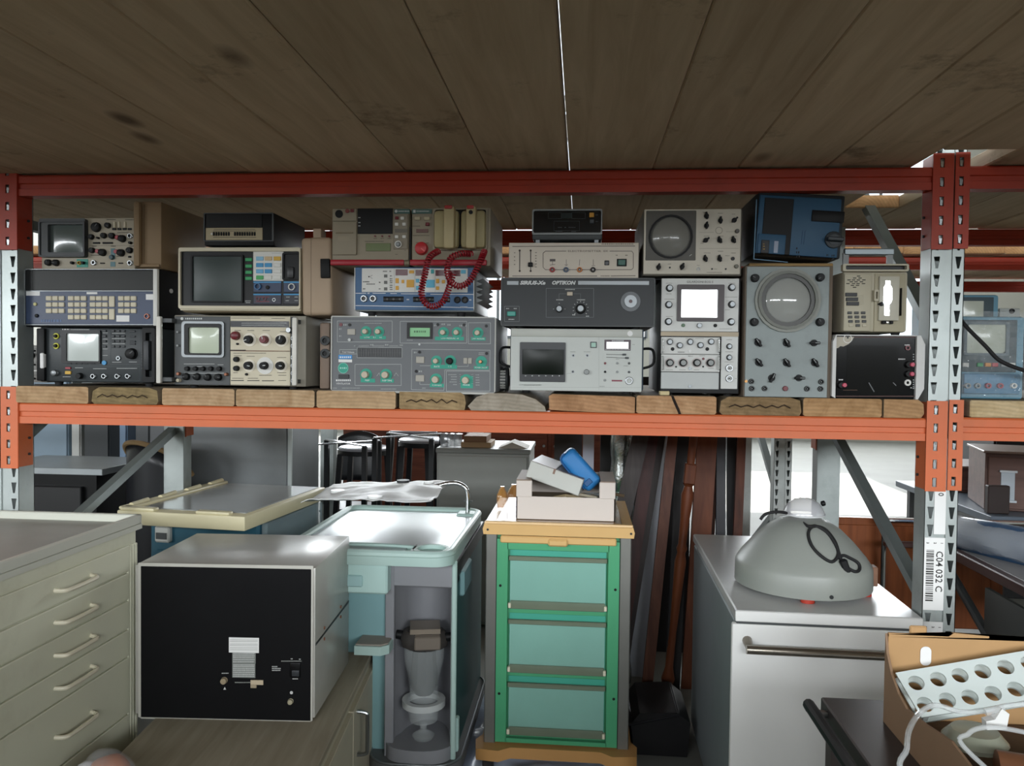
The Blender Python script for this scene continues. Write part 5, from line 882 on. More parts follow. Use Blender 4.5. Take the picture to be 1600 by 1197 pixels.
for x in (.06, .26):
    for y in (-.3, .32): MB().cyl((x - .014, y, .042), (x + .014, y, .042), .042, n=18).build('caster', RUBBER, t); MB().box(x - .02, x + .02, y - .015, y + .015, .045, .085).build('caster_fork', DGREY, t)
pp = [(.245, .33, .83), (.245, .33, .92), (.235, .33, .955), (.20, .33, .975), (.15, .33, .972), (.10, .33, .96), (-.05, .33, .945)]; MB().tube(smooth_path(pp, 6), .010, 12).build('drip_arm', CHROME, t); MB().cyl((.225, .33, .90), (.265, .33, .90), .004, n=8).build('arm_pin', STEEL, t); MB().box(.20, .28, .30, .38, .83, .85, bev=.006).build('arm_socket', MINT, t)
# ---- suction canister standing in the bay
GLS = mat('#cfd6d6', .08, alpha=.28, var=.03, spec=.8); c0 = (1.195, .43, .167)
t = thing('suction_canister', 'clear suction canister with black clamp and metal lid inside the trolley bay', 'canister', c0)
MB().lathe([(.0, 0), (.035, 0), (.04, .01), (.012, .03), (.012, .05), (.05, .065), (.055, .11), (.055, .12)], (0, 0, 0), (0, 0, 1), 24).build('glass_foot', GLS, t); MB().ring((0, 0, .118), (0, 0, 1), .076, .056, .022, 28).build('plastic_collar', mat('#b9bdbc', .35), t)
MB().lathe([(.05, .14), (.052, .20), (.06, .24), (.07, .28), (.072, .33)], (0, 0, 0), (0, 0, 1), 24).build('glass_jar', GLS, t); MB().lathe([(0, .155), (.03, .158), (.048, .19), (.05, .22), (.045, .27), (.04, .32), (0, .325)], (0, 0, 0), (0, 0, 1), 10).build('rubber_bladder', mat('#2b2b2c', .8, var=.2), t)
MB().lathe([(0, .33), (.08, .33), (.085, .345), (.085, .365), (.07, .385), (0, .39)], (0, 0, 0), (0, 0, 1), 12, 1, .8).build('clamp', mat('#3a3633', .6), t); MB().box(-.05, .055, -.05, .05, .385, .402, M=Matrix.Rotation(R(12), 4, 'Z')).build('metal_lid', mat('#8d8274', .35, .5), t); MB().box(-.035, .055, -.085, -.05, .34, .385, bev=.004, M=Matrix.Rotation(R(12), 4, 'Z')).build('lid_block', mat('#6b6258', .5), t)
for s_ in (-1, 1): MB().cyl((s_ * .06, 0, .36), (s_ * .10, 0, .365), .016, n=12).build('clamp_nut', BLACK, t)
# ---- crumpled white sheet lying over the trolley's arm
sh = MB(); rr = random.Random(4)
def shf(u, v):
    x = .64 + .52 * u; y = .72 + .42 * v; z = .915 + .055 * u + .02 * math.sin(3.2 * u + 1) * (1 - .4 * v) + .015 * v + crumple(u, v, .02, 3.2, 8)
    return (x, y, z)
sh.grid(shf, 36, 24); me = sh.mesh(mat('#d5d6d4', .5, var=.05), 60); o = link('plastic_sheet', me, label='crumpled white plastic sheet with punched holes over the mint trolley', cat='sheet')
md = o.modifiers.new('thickness', 'SOLIDIFY'); md.thickness = .003
for k, (u, v, r_) in enumerate(((.62, .92, .028), (.15, .55, .03), (.55, .12, .03), (.85, .85, .022))):
    p = Vector(shf(u, v)); MB().cyl((p.x, p.y, p.z - .003), (p.x, p.y, p.z + .006), r_, n=20).build('reinforced_hole', DARK if k == 0 else mat('#e4e5e3', .4), o)
# ---- green drawer trolley
t = thing('drawer_trolley', 'green three-drawer trolley with beige top and steel posts', 'trolley', (1.66, .5, 0))
GR = mat('#4a9c70', .42, var=.06); GRI = mat('#41a08a', .5, var=.06); TOPB = mat('#d2ab70', .4, var=.06); STP = mat('#8a8a85', .38, .7, .1)
MB().box(-.245, .245, .016, .50, .13, .885).build('body', GR, t)
for s_ in (-1, 1): MB().box(*sorted((s_ * .218, s_ * .258)), 0, .50, .115, .884, bev=.003).build('side_post', STP, t)
fr = MB(); fr.box(-.217, -.178, -.006, .012, .135, .868); fr.box(.178, .217, -.006, .012, .135, .868); fr.box(-.18, .18, -.006, .012, .832, .868); fr.box(-.18, .18, -.006, .012, .135, .150); fr.build('front_frame', GR, t)
for z in (.31, .70):
    for s_ in (-1, 1): MB().cyl((s_ * .204, -.007, z), (s_ * .204, -.0055, z), .005, n=10).build('bolt', BLACK, t)
CLR = mat('#a3d3c6', .25, alpha=.45, var=.05); TRIM = mat('#76806c', .4, alpha=.75)
for z0, z1 in ((.612, .826), (.382, .598), (.156, .370)):
    dr = MB().box(-.172, .172, .012, .014, z0, z1).build('drawer', GRI, t)
    MB().box(-.170, .170, -.002, .002, z0 + .022, z1 - .03, bev=.001).build('drawer_window', CLR, dr); MB().box(-.174, .174, -.010, .004, z1 - .034, z1 - .018, bev=.002).build('drawer_rail', TRIM, dr); MB().box(-.168, .168, -.008, .004, z0 + .006, z0 + .036, bev=.002).build('drawer_lip', TRIM, dr)
    for s_ in (-1, 1): MB().box(s_ * .17 - .005, s_ * .17 + .005, -.014, .004, z0 + .01, z0 + .028, bev=.002).build('drawer_catch', CRM, dr)
tp = MB(); tp.prism([(-.265, .886), (.265, .886), (.268, .905), (.262, .925), (-.262, .925), (-.268, .905)], -.02, .52); tp.build('top', TOPB, t); MB().box(-.225, .225, -.014, .51, .925, .930, bev=.002).build('top_panel', mat('#8a6a44', .18, var=.15, coat=.4), t); MB().box(-.262, .262, -.026, .0, .922, .934, bev=.005, seg=2).build('top_edge', mat('#dfba85', .3), t)
MB().box(-.205, .205, -.018, .0, .856, .882, bev=.004).build('pull_out_tray', TOPB, t); MB().box(-.035, .035, -.028, -.004, .850, .876, bev=.006).build('tray_handle', TOPB, t); MB().cyl((.255, -.0235, .903), (.255, -.0175, .903), .004, n=8).build('screw', DARK, t); MB().cyl((-.25, -.0235, .903), (-.25, -.0175, .903), .004, n=8).build('screw', DARK, t)
me = plate_mesh([(-.28, -.05), (-.20, -.06), (-.16, -.03), (.16, -.03), (.20, -.06), (.285, -.05), (.29, .02), (.27, .06), (.27, .48), (.29, .54), (-.29, .54), (-.27, .48), (-.27, .06), (-.29, .02)], [], .04); me.transform(Matrix.Translation((0, 0, .108))); me.materials.append(mat('#b98a52', .5, var=.08)); link('base', me, t)
for x in (-.24, .24):
    for y in (-.01, .5): c = MB().cyl((x - .014, y, .044), (x + .014, y, .044), .044, n=18).build('caster', RUBBER, t); MB().box(x - .02, x + .02, y - .015, y + .015, .045, .09).build('caster_fork', DARK, c)
# ---- carton on it with a carton and a blue pouch inside
t = thing('open_carton', 'open pinkish white carton with notched front on the green trolley', 'carton', (1.683, .545, .932))
CT = mat('#d9cfc6', .7, var=.03); mb = MB(); mb.box(-.178, .178, 0, .004, 0, .082); mb.build('front_wall', CT, t)
for s_ in (-1, 1): MB().box(*sorted((s_ * .178, s_ * .121)), -.003, .003, .080, .140, bev=.002).build('corner_flap', CT, t); MB().box(*sorted((s_ * .178, s_ * .174)), 0, .26, 0, .142).build('side_wall', CT, t); MB().box(*sorted((s_ * .178, s_ * .125)), -.002, .26, .139, .143).build('top_flap', mat('#8b7868', .7), t)
MB().box(-.178, .178, .256, .26, 0, .14).build('back_wall', CT, t); MB().box(-.174, .174, .004, .256, 0, .003).build('bottom', CT, t)
MB().box(-.17, .17, .02, .25, .003, .06, bev=.004).build('packing_board', mat('#8a7a66', .8, var=.3, scale=20), t)
rng = random.Random(9)
for k in range(4):
    x = 1.60 + .05 * k; a = Vector((x, .58 + .03 * k, .995)); MB().tube([a, a + Vector((.08, .05, .012)), a + Vector((.15, .02, .006))], .006, 8).build('plastic_tubing', [mat('#8a7a5c', .5), mat('#b5aa94', .4), GLS, mat('#6d5d49', .5)][k], None, label=['brown tube', 'cream tube', 'clear tube', 'dark brown tube'][k] + ' in the notched carton on the green trolley', cat='tube', group='tubes in the carton')
t = thing('grey_carton', 'closed pale grey carton tilted in the notched carton', 'carton', (1.535, .60, 1.077), rot=(R(0), R(17.5), R(-8))); CG = mat('#c9cac3', .6, var=.04)
MB().box(0, .205, 0, .20, 0, .062, bev=.002).build('body', CG, t); MB().box(.002, .203, .002, .198, .062, .064).build('lid', mat('#7a6d66', .4, var=.15), t); MB().box(.095, .1, .0, .2, .0635, .0655).build('lid_seam', mat('#4a3d38', .6), t); MB().box(.09, .098, -.001, .001, .045, .065).build('tape', mat('#8d7263', .5), t)
t = thing('blue_pouch', 'bright blue zipped pouch leaning in the notched carton', 'pouch', (1.765, .60, 1.022), rot=(R(-6), R(-42), R(6))); BP_ = mat('#2f7fc0', .5, var=.1, scale=12)
pb = MB(); pb.box(0, .07, 0, .16, 0, .165, bev=.018, seg=3); o = pb.build('pouch', BP_, t, smooth=60); MB().tube(smooth_path([(.0, .004, .02), (-.0015, .006, .09), (.004, .006, .155), (.03, .003, .166)], 5), .004, 6).build('zip', mat('#1f5a92', .5), t); MB().box(.01, .04, -.003, .003, .02, .04, bev=.002).build('zip_pull', mat('#1f5a92', .5), t)
AMB = mat('#c98f3c', .1, alpha=.55, var=.1, coat=.4)
for k, (x, y, s_) in enumerate(((1.475, .80, .75), (1.435, .74, .6))):
    MB().lathe([(0, 0), (.03, 0), (.036, .02), (.036, .05), (.022, .07), (.014, .078), (.014, .085), (.0, .085)], (0, 0, 0), (0, 0, 1), 8, s_, s_).build('amber_bottle', AMB, None, label=['larger amber bottle behind the carton on the green trolley', 'smaller amber bottle at the left rear of the green trolley'][k], cat='bottle', group='amber bottles').location = (x, y, .932)
# ---- white appliance with bar handle
t = thing('washer_cabinet', 'white floor appliance with long steel bar handle, under the grey dome lamp', 'appliance', (2.185, -.02, 0), R(-1.0)); WH = mat('#ebebe8', .55, var=.03); WS = mat('#8e9698', .45, .2, .08)
MB().box(.0, .505, .02, 1.0, .03, .76, bev=.004).build('body', WS, t); MB().box(-.002, .508, -.004, 1.02, .768, .80, bev=.004).build('worktop', mat('#c9cac8', .3, var=.05, dirt='#9a9a94', dirt_amt=.3), t); MB().box(-.012, .508, -.004, .02, .06, .762, bev=.006, seg=2).build('door', WH, t); MB().box(.0, .505, .0, .03, .757, .77).build('gasket', DGREY, t); MB().box(-.004, .506, -.006, .0, .769, .799, bev=.002).build('worktop_edge', WH, t)
hb = MB(); hb.cyl((.02, -.05, .705), (.455, -.05, .705), .0125, n=16); hb.build('handle', mat('#9b9489', .3, .9), t)
for x in (.03, .44): MB().cyl((x, -.05, .705), (x, -.002, .715), .010, .014, 12).build('handle_mount', mat('#8b8479', .35, .8), t)
for x in (.04, .46):
    for y in (.06, .9): MB().cyl((x, y, 0), (x, y, .031), .018, n=12).build('foot', RUBBER, t)
# ---- grey dome lamp housing and glass bowl on it
t = thing('dome_housing', 'grey enamelled dome housing with black cable on the white appliance', 'housing', (2.44, .26, .8015)); EN = mat('#8d918b', .4, var=.06, scale=6, dirt='#a3a59c', dirt_amt=.25)
MB().lathe([(.18, .012), (.207, .012), (.207, .03), (.206, .072), (.201, .084), (.188, .103), (.15, .148), (.112, .185), (.078, .208), (.045, .217), (0, .219)], (0, 0, 0), (0, 0, 1), 48).build('shell', EN, t, smooth=60)
for a in (-100, -28, 60, 150): MB().cyl((.185 * math.cos(R(a)), .185 * math.sin(R(a)), 0), (.185 * math.cos(R(a)), .185 * math.sin(R(a)), .014), .02, n=14).build('foot', mat('#b23a2a', .5), t)
MB().cyl((.075 * 0, -.205, .024), (0, -.210, .024), .006, n=8).build('fixing_screw', DARK, t).rotation_euler.z = R(8); MB().box(.19, .212, -.06, -.02, .02, .08, bev=.003).build('chipped_patch', mat('#8f6a55', .7, var=.4, scale=40), t)
cp = [(1188, 812), (1197, 803), (1218, 800), (1240, 806), (1262, 822), (1275, 822), (1292, 832), (1305, 850), (1310, 866), (1300, 878), (1282, 868), (1268, 852), (1263, 834), (1270, 823), (1288, 826), (1304, 845), (1312, 868), (1318, 882), (1335, 893), (1343, 890), (1341, 880), (1328, 872), (1318, 868), (1310, 872)]
def on_dome(px, py):
    d_ = ray(px, py); c_ = Vector((2.44, .26, .8015)); best = None
    prof = [(.207, .03), (.206, .072), (.201, .084), (.188, .103), (.15, .148), (.112, .185), (.078, .208), (.045, .217), (0, .219)]
    def rad(z):
        if z <= .03: return .207
        for (r0, z0_), (r1, z1_) in zip(prof, prof[1:]):
            if z <= z1_: return r0 + (r1 - r0) * (z - z0_) / (z1_ - z0_)
        return -1
    k = 2.0
    while k < 3.2:
        p = CAM + d_ * k - c_
        if p.z < .219 and math.hypot(p.x, p.y) <= rad(p.z) + .006: return p
        k += .002
    return CAM + d_ * ((c_.y - CAM.y) / d_.y) - c_
MB().tube(smooth_path([on_dome(*p) for p in cp], 5), .0048, 8).build('cable', RUBBER, t, smooth=60); pl = on_dome(1318, 880); MB().box(-.011, .011, -.012, .006, -.03, .012, bev=.004, M=Matrix.Translation(pl) @ Matrix.Rotation(R(-20), 4, 'Y')).build('plug', BLACK, t)
t = thing('glass_bowl', 'clear glass bowl turned upside down on the grey dome housing', 'bowl', (2.452, .30, 1.021)); BWL = mat('#cfd0d4', .14, alpha=.62, var=.02, spec=1.0, coat=.5)
MB().lathe([(.064, 0), (.064, .008), (.058, .022), (.046, .038), (.028, .050), (0, .055)], (0, 0, 0), (0, 0, 1), 32).build('bowl', BWL, t, smooth=70); MB().ring((0, 0, 0), (0, 0, 1), .066, .06, .004, 32).build('bowl_rim', mat('#e2e4e4', .2, alpha=.7), t); MB().lathe([(0, -.008), (.008, -.005), (.009, .0), (.008, .006), (0, .009)], (.062, .01, .035), (1, 0, .3), 12).build('knob', BLACK, t)
# ---- dark trolley in the near right corner with the cardboard box
t = thing('steel_trolley', 'dark steel trolley table in the near right corner', 'trolley', (2.285, -.485, 0)); DST = mat('#4d4745', .5, .3, .15, dirt='#6a4a3a', dirt_amt=.35)
MB().box(0, 1.1, -.95, 0, .705, .75, bev=.003).build('top', DST, t)
for x in (.03, 1.07):
    for y in (-.92, -.03): MB().box(x - .02, x + .02, y - .02, y + .02, .0, .706).build('leg', DST, t)
MB().box(0.02, 1.08, -.93, -.02, .25, .27).build('lower_shelf', DST, t); MB().tube(smooth_path([(-.03, -.03, .735), (-.032, -.06, .74), (-.034, -.5, .742), (-.03, -.9, .735)], 6), .013, 10).build('push_bar', BLACK, t)
for y in (-.05, -.9): MB().cyl((-.03, y, .735), (.01, y, .73), .008, n=10).build('bar_bracket', STEEL, t)
t = thing('cardboard_box', 'open brown cardboard box holding a white test-tube rack', 'box', (2.385, -.60, .7505)); CBD = mat('#a17d52', .75, var=.1, scale=10, dirt='#7a5c3a', dirt_amt=.3); CBI = mat('#b58f62', .75, var=.1, scale=10)
wl_ = [PX(*q, 2.385) for q in ((1382, 985), (1389, 1020), (1396, 1053), (1407, 1084), (1420, 1108), (1450, 1132), (1490, 1158), (1520, 1197))]; wl_ = [(p.y + .6, p.z - .7505) for p in wl_]; MB().prism([(0, 0)] + [(min(a, 0), b) for a, b in wl_] + [(-.62, wl_[-1][1]), (-.62, 0)], -.005, 0, 'YZ').build('side_wall', mat('#8d7158', .75, var=.1), t, smooth=0); MB().box(.0, .52, -.005, 0, 0, .190).build('back_wall', CBI, t); MB().box(.515, .52, -.62, 0, 0, .19).build('side_wall', CBD, t); MB().box(0, .52, -.62, -.615, 0, .16).build('front_wall', CBD, t); MB().box(0, .52, -.62, 0, 0, .004).build('bottom', CBD, t)
mb = MB(); mb.prism([(.0, .188), (.12, .188), (.13, .196), (.2, .192), (.2, .186), (.52, .186), (.52, .235), (.33, .24), (.31, .228), (.325, .222), (.31, .214), (.29, .19), (.0, .183)], -.007, -.001); mb.build('torn_flap', CBI, t, smooth=0); MB().box(.045, .08, .0, .008, .186, .205, bev=.003).build('folded_tab', CBI, t)
me = plate_mesh(rrect(-.011, -.02, .011, .02, .01), [], .001); me.transform(Matrix.Translation((.075, -.0065, .145)) @ Matrix.Rotation(R(90), 4, 'X')); me.materials.append(PAPER); link('hand_hole', me, t)
# test-tube rack lying askew in the box
A, Bc, Cc = PY(1399, 1052, -.645), PY(1640, 1011, -.645), PY(1440, 1122, -.715)
ux = (Bc - A); Lx = ux.length; ux.normalize(); vy = (Cc - A); vy = vy - ux * vy.dot(ux); nz_ = ux.cross(vy.normalized()); Ly = vy.length; vy.normalize()
Mr = Matrix(((ux.x, vy.x, nz_.x, A.x), (ux.y, vy.y, nz_.y, A.y), (ux.z, vy.z, nz_.z, A.z), (0, 0, 0, 1))); Mi_ = Mr.inverted()
def rk(px, py):
    o = Mi_ @ CAM; d_ = Mi_.to_3x3() @ ray(px, py); k = -o.z / d_.z; p = o + d_ * k; return p.x, p.y
hl = [rk(1370 + x / 5.05, 960 + y / 5.05) for x, y in ((310, 545), (483, 515), (655, 485), (833, 453), (1015, 420), (1200, 388), (380, 715), (555, 680), (733, 657), (915, 627), (1095, 593), (1275, 560))]
sk = (rk(1440, 1122)[0]); OUT = [(0, 0), (Lx, 0), (Lx + sk, Ly), (sk, Ly)]
t = thing('test_tube_rack', 'white plastic test-tube rack with two rows of round holes in the cardboard box', 'rack', A); t.matrix_world = Mr
RW = mat('#d3dcd9', .4, var=.03)
for k, z in enumerate((0, .026)):
    me = plate_mesh(OUT, [circ(x, y, .0152, 24) for x, y in hl], .005); me.transform(Matrix.Translation((0, 0, z * (1 if nz_.z < 0 else -1)))); me.materials.append(RW); link('plate', me, t)
sgn = 1 if nz_.z < 0 else -1
for x, y in ((.012, .006), (Lx - .01, .006), (sk + .01, Ly - .006), (Lx + sk - .012, Ly - .006)): MB().box(x - .005, x + .005, y - .005, y + .005, *sorted((0, sgn * .028))).build('leg', RW, t)
# tubing and odds in the box
TUB = mat('#dfe3e3', .06, alpha=.35, var=.02, spec=.9)
MB().tube(smooth_path([(2.352, -1.16, .758), (2.348, -1.14, .80)] + [PY(*p, y) for p, y in (((1416, 1215), -1.13), ((1417, 1170), -1.1), ((1421, 1140), -1.06), ((1438, 1113), -1.0), ((1463, 1102), -.98), ((1500, 1112), -.96), ((1540, 1111), -.94), ((1572, 1103), -.93), ((1615, 1100), -.92))], 6), .0042, 10).build('clear_tube', TUB, None, label='clear plastic tube arching over the edge of the cardboard box', cat='tube')
MB().tube(smooth_path([(2.47, -1.0, .79)] + [PY(*p, -1.0) for p in ((1506, 1167), (1513, 1147), (1530, 1138), (1560, 1137), (1610, 1146))], 6), .004, 10).build('clear_tube', TUB, None, label='shorter clear plastic tube looped low inside the cardboard box', cat='tube')
p = PY(1555, 1125, -.97); t = thing('tube_clamp', 'white plastic clamp on the clear tube in the cardboard box', 'clamp', p); MB().prism([(-.016, -.014), (.014, -.012), (.018, .014), (.006, .022), (-.004, .004), (-.018, .0)], -.008, .008).build('clamp', mat('#e3e3e0', .35), t); MB().cyl((-.016, 0, .012), (.012, 0, .02), .006, n=10).build('clamp_sleeve', TUB, t)
MB().cyl((2.46, -.90, .803), (2.88, -1.02, .802), .035, n=20).build('brown_pipe', mat('#7a5138', .45, var=.15), None, label='brown pipe lying inside the cardboard box below the tube rack', cat='pipe'); MB().lathe([(0, 0), (.05, .002), (.056, .012), (.04, .03), (0, .034)], (0, 0, 0), (0, 0, 1), 24).build('glass_dish', mat('#a7ab98', .2, alpha=.6), None, label='dull glass dish at the left inside the cardboard box', cat='dish').location = (2.47, -.80, .80)
MB().box(-.07, .07, -.06, .06, 0, .03, bev=.003, M=Matrix.Rotation(R(25), 4, 'Z')).build('green_packet', mat('#9aa07c', .6, var=.2, scale=25), None, label='faded green packet in the front of the cardboard box', cat='packet').location = (2.58, -1.13, .83)
MB().box(2.40, 2.88, -1.2, -.62, .756, .765).build('packing_layer', mat('#5d4a38', .85, var=.4, scale=30), None, label='dark brown packing paper at the bottom of the cardboard box', cat='paper')
# ---- wrapped bundle in the near left corner
t = thing('wrapped_bundle', 'brown and white bundle in clear wrap in the bottom left corner', 'bundle', PY(172, 1197, -.55)); t.location.z = .4475; t.location.x = .60; t.location.y = -.50
def blob(r, m, c, nm, sx=1, sy=1, sz=1):
    mb = MB(); bmesh.ops.create_icosphere(mb.bm, subdivisions=3, radius=r)
    for v in mb.bm.verts:
        k = 1 + .18 * mathutils.noise.noise(v.co * 22 + Vector((r * 90, 3, 1))); v.co = Vector((v.co.x * k * sx + c[0], v.co.y * k * sy + c[1], max(0, v.co.z * k * sz + c[2])))
    return mb.build(nm, m, t, smooth=50)
blob(.05, mat('#a8643c', .5, var=.3, scale=30), (.0, 0, .03), 'brown_bag'); blob(.04, mat('#d8d9de', .5, var=.05), (-.05, -.01, .025), 'white_paper', 1.1, 1, 1); blob(.062, mat('#f0f2f5', .06, alpha=.18, var=.02, spec=1.), (-.01, 0, .03), 'clear_wrap', 1.15, 1, .95)
# ================================================================== behind the rack
# ---- boards and bed parts leaning together
def board(label, tx, bx, w, Y, m, th=.025, z0=0., z1=1.40, lean=.12, name='leaning_board', zpx=(690, 1000), cat='board'):
    """board whose centre line runs through picture columns tx (row 690) and bx (row 1000) at depth Y, foot on the floor"""
    a, b = PY(tx, zpx[0], Y), PY(bx, zpx[1], Y); k = (a.x - b.x) / (a.z - b.z); xb = b.x + k * (z0 - b.z); xt = b.x + k * (z1 - b.z); ww = w * (Y - CAM.y) / F / 2
    mb = MB(); lo = [(xb - ww, Y - lean, z0), (xb + ww, Y - lean, z0), (xb + ww, Y - lean + th, z0), (xb - ww, Y - lean + th, z0)]; hi = [(xt - ww, Y + lean * .4, z1), (xt + ww, Y + lean * .4, z1), (xt + ww, Y + lean * .4 + th, z1), (xt - ww, Y + lean * .4 + th, z1)]
    mb.hexa(lo, hi); o = mb.build(name, m, None, smooth=0, label=label, cat=cat, group='boards leaning behind the green trolley'); return o
WD = lambda a, b: wood(a, b, 'Z', .5, knots=False, name='furniture_wood')
board('dark grey-brown board nearest the green trolley', 1000, 925, 26, 1.25, WD('#4a4240', '#332c2b')); board('dark carved board with red-brown beading', 1018, 968, 20, 1.32, WD('#4d2622', '#301512'))
board('dark walnut plank beside the carved board', 1030, 975, 18, 1.40, WD('#3d3330', '#29211f')); board('tall mirror-backed panel showing white cloth behind', 1040, 1000, 38, 1.62, mat('#b7bcc4', .35, var=.2, scale=6), th=.012)
board('red-brown bed rail with worn pale edge', 1051, 1015, 16, 1.30, WD('#6b3f2c', '#4d2819')); board('near-black board between the bed rail and the turned post', 1070, 1050, 22, 1.45, mat('#1f1b1b', .6)); board('orange-brown wardrobe door leaning at the middle', 1106, 1080, 30, 1.50, WD('#7d4528', '#62321b'))
board('dark slate panel right of the wardrobe door', 1128, 1120, 14, 1.55, mat('#35353a', .5)); board('brown narrow panel right of the slate panel', 1118, 1100, 10, 1.60, WD('#52301f', '#3a2014')); board('black panel behind the white appliance', 1145, 1140, 16, 1.62, mat('#161617', .6)); board('red-brown panel at the right end of the leaning boards', 1160, 1140, 13, 1.55, WD('#6a3a26', '#4a2516'))
# turned bed post
a, b = PY(1083, 690, 1.27), PY(1050, 1000, 1.27); k = (a.x - b.x) / (a.z - b.z); xb = b.x - k * b.z; t = thing('turned_post', 'turned wooden bed post among the leaning boards', 'post', (xb, 1.27, 0), rot=(0, math.atan(k), 0), group='boards leaning behind the green trolley')
MB().lathe([(0, 0), (.018, .0), (.022, .05), (.03, .09), (.018, .14), (.016, .3), (.022, .5), (.026, .62), (.018, .66), (.024, .68), (.018, .70), (.02, .80), (.028, .92), (.018, .96), (.026, .97), (.0, .975)], (0, 0, 0), (0, 0, 1), 18).build('spindle', WD('#7d4528', '#5d2f1a'), t); MB().box(-.024, .024, -.024, .024, .972, 1.06, bev=.003).build('square_block', WD('#7d4528', '#5d2f1a'), t); MB().cyl((0, 0, 1.058), (0, 0, 1.38), .018, n=16).build('upper_spindle', WD('#7d4528', '#5d2f1a'), t)
# foil roll
t = thing('foil_roll', 'upright roll of crinkled silver foil behind the notched carton', 'roll', (1.93, 1.44, 0)); fb = MB(); fb.lathe([(.055 * (1 + .06 * math.sin(k * 7.1)), .02 * k) for k in range(66)], (0, 0, 0), (0, 0, 1), 22); o = fb.build('foil', mat('#9ea2a0', .22, .9, .25, 18, bump=.9), t, smooth=30)
MB().box(1.745, 1.80, 1.66, 1.672, 0, 1.40).build('white_board', mat('#c5cadb', .5), None, label='narrow pale blue board standing behind the grey carton', cat='board'); MB().box(1.83, 1.90, 1.60, 1.62, 0, 1.42).build('black_board', mat('#1b1a1a', .6), None, label='black board standing behind the blue pouch', cat='board'); MB().box(1.60, 1.74, 1.75, 1.77, 0, 1.40).build('dark_door', mat('#2b2422', .5), None, label='dark door panel standing behind the grey carton', cat='door panel'); MB().box(1.91, 2.30, 1.85, 1.88, 0, 1.43).build('tall_backboard', mat('#191717', .6), None, label='broad near-black panel behind the leaning boards', cat='board')
# dark bin on the floor between trolley and appliance
t = thing('dark_bin', 'black plastic bin with slanted lid on the floor beside the green trolley', 'bin', (2.055, .88, 0)); MB().prism([(-.10, 0), (.10, 0), (.112, .13), (.06, .17), (-.08, .16), (-.112, .12)], -.15, .15).build('bin', mat('#151416', .5), t); MB().box(-.11, .11, -.155, .155, .135, .147, bev=.004, M=Matrix.Rotation(R(-14), 4, 'Y')).build('lid', mat('#1f1f22', .4), t)
# ---- grey steel cupboard with things on top
t = thing('steel_cupboard', 'grey steel cupboard behind the mint trolley', 'cupboard', (.93, 2.10, 0)); GC = mat('#8f918c', .45, var=.06); MB().box(0, .52, 0, .48, .02, .985, bev=.003).build('body', GC, t); MB().box(-.006, .526, -.008, .485, .985, 1.012, bev=.003).build('top', mat('#80827e', .45), t); MB().box(.012, .508, -.012, .0, .04, .97, bev=.002).build('door', GC, t); MB().box(.45, .462, -.03, -.012, .5, .62, bev=.002).build('handle', DGREY, t)
for k, (x, w_, z, h_, c_) in enumerate(((1.06, .17, 1.0125, .03, '#a58a68'), (1.075, .13, 1.043, .035, '#8a6a50'))): MB().box(-w_ / 2, w_ / 2, 0, .22, 0, h_, bev=.002).build('flat_box', mat(c_, .7), None, label=['wider tan flat box on the grey cupboard', 'smaller brown flat box stacked on the tan one'][k], cat='box', group='flat boxes on the cupboard').location = (x + w_ / 2, 2.14, z)
for k, x in enumerate((.96, 1.0, 1.04)): MB().lathe([(0, 0), (.02, 0), (.024, .03), (.022, .07), (.026, .075), (0, .078)], (0, 0, 0), (0, 0, 1), 12).build('glass_jar', mat('#b9bec4', .1, alpha=.6, spec=.9), None, label=['left', 'middle', 'right'][k] + ' clear glass jar on the grey cupboard', cat='jar', group='jars on the cupboard').location = (x, 2.16, 1.0125)
MB().prism([(0, 0), (.17, 0), (.08, .035)], 0, .2).build('paper_sheaf', mat('#b9b5aa', .7), None, label='folded paper on the right of the grey cupboard top', cat='paper').location = (1.27, 2.13, 1.0125)
# ---- big grey panel behind left
t = thing('steel_locker', 'broad grey galvanised locker back behind the cream-lidded trolley', 'locker', (-.30, 1.55, 0)); MB().box(0, .60, 0, .4, .02, 1.42, bev=.003).build('body', mat('#787c7e', .4, .4, .18, 3, dirt='#5d6164', dirt_amt=.4), t); MB().box(.002, .025, -.02, .0, .02, 1.42).build('corner_angle', GALV, t); MB().box(.58, .60, -.012, .0, .02, 1.42).build('edge_strip', GALV, t); MB().box(.03, .57, -.004, .0, .05, 1.38).build('back_sheet', mat('#7b7f80', .38, .4, .22, 2.5, dirt='#666a6c', dirt_amt=.5), t)
# ---- barrel chair back, black bench top, pale lockers at the far left
t = thing('barrel_shell', 'black curved chair shell with tan edge behind the left upright', 'chair', (-.27, 1.35, 0)); sb = MB()
sb.grid(lambda u, v: (.16 * math.cos(R(150 + 200 * u)), .15 * math.sin(R(150 + 200 * u)), .45 + .65 * v * (1 - .25 * (2 * u - 1) ** 2)), 24, 8); o = sb.build('shell', mat('#222326', .3, var=.1), t, smooth=60); md = o.modifiers.new('thickness', 'SOLIDIFY'); md.thickness = .02
MB().tube([(.165 * math.cos(R(150 + 200 * u / 24)), .155 * math.sin(R(150 + 200 * u / 24)), .455 + .65 * (1 - .25 * (2 * u / 24 - 1) ** 2)) for u in range(25)], .012, 8).build('tan_edge', mat('#8b7350', .6), t); MB().cyl((0, 0, .40), (0, 0, .46), .15, n=24).build('seat', mat('#222326', .4), t); MB().cyl((0, 0, .03), (0, 0, .41), .025, n=12).build('pedestal', STEEL, t); MB().cyl((0, 0, 0), (0, 0, .03), .16, .14, n=24).build('base', DGREY, t)
